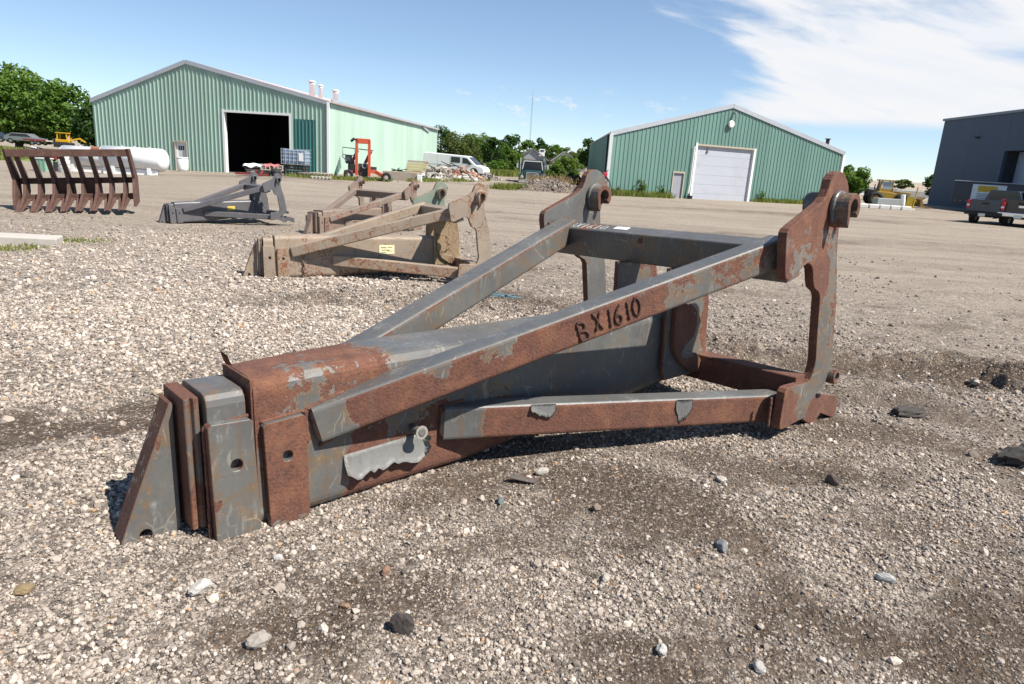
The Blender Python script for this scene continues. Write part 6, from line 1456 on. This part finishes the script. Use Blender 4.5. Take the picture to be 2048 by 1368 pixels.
for a in (('white pointed stone in front of the rust pad', -1.17, 2.37, .038, 6, (.48, .45, .41)), ('wide grey stone left of the black clod', -.84, 2.10, .048, 7, (.33, .29, .25)), ('tan white stone right of the gravel patch middle', .472, 2.63, .030, 8, (.42, .38, .32)), ('pale oval stone near the bottom right', .985, 2.145, .032, 9, (.42, .40, .37)),
          ('white angular stone below the brown dirt patch', .63, 2.19, .030, 10, (.46, .44, .40)), ('blue grey pointed stone right of centre', 1.055, 2.91, .036, 11, (.17, .18, .19)), ('brown block shaped stone with long shadow below the lower beam', .495, 3.24, .036, 12, (.20, .155, .125)), ('yellow brown stone at the left bottom edge', -1.83, 2.295, .035, 13, (.24, .17, .09)),
          ('orange brown pebble in front of the jib tip', -.585, 2.32, .022, 14, (.26, .16, .10)), ('rust brown stone left of the centre bottom', -.47, 2.57, .026, 15, (.25, .14, .09)), ('teal grey flat stone below the main beam', -.008, 3.27, .030, 16, (.13, .165, .155)), ('pale stone standing at the shadow edge', .22, 3.62, .035, 17, (.38, .35, .30)),
          ('pair stone of pale grey below the jib foot', 1.25, 3.62, .034, 18, (.46, .42, .37)), ('smooth grey round stone far right bottom', 1.75, 2.75, .034, 19, (.40, .40, .38)), ('small white stone near the orange pebble', -.95, 2.62, .022, 20, (.46, .44, .41)), ('tan stone in the left dark rut', -2.45, 4.5, .045, 21, (.42, .34, .25)), ('grey stone in the left dark rut', -2.3, 4.62, .04, 22, (.25, .23, .21)), ('brown clod stone below the jib foot', 1.95, 3.75, .045, 23, (.13, .10, .08))):
    rock('stone', a[0], 'stone', a[1], a[2], a[3], a[4], a[5], random.Random(a[4]).uniform(.55, .85), 3, .35, (random.Random(a[4]).uniform(1, 1.35), .9), random.Random(a[4] + 1).uniform(0, 3))
fk2 = MB(); fk2.add([(-.09, -.01, .012), (.06, -.035, .0), (.09, .0, .004), (.0, .03, .01), (-.06, .02, .016)], [(0, 1, 2, 3, 4)])
o = fk2.build('paint_chip', ST_GREY); o.location = (.11, 3.50, gz(.11, 3.5) + .02); sd_ = o.modifiers.new('s', 'SOLIDIFY'); sd_.thickness = .004; tag(o, 'fallen flake of dark grey paint on the ground below the beam', 'paint flake')
lp = MB(); lp.add([(-.11, -.04, .01), (.1, -.05, .0), (.12, .03, .006), (-.09, .05, .02)], [(0, 1, 2, 3)]); o = lp.build('paint_chip', simple('chip_pale', (.5, .52, .52), .5)); o.location = (-1.83, 3.35, gz(-1.83, 3.35) + .02); sd_ = o.modifiers.new('s', 'SOLIDIFY'); sd_.thickness = .004; tag(o, 'pale blue grey chip on the gravel left of the jib tip', 'paint flake')
tw_ = MB(); rnd = random.Random(3); 
for k in range(7): tw_.tube([(rnd.uniform(-.3, .3), rnd.uniform(-.1, .1), .02), (rnd.uniform(-.3, .3), rnd.uniform(-.1, .1), .06), (rnd.uniform(-.3, .3), rnd.uniform(-.1, .1), .02)], .008, 5)
o = tw_.build('twine', simple('twine_blue', (.10, .17, .19), .8)); o.location = (-.2, 8.55, gz(-.2, 8.55)); tag(o, 'scrap of blue twine on the dirt behind the jib', 'twine')
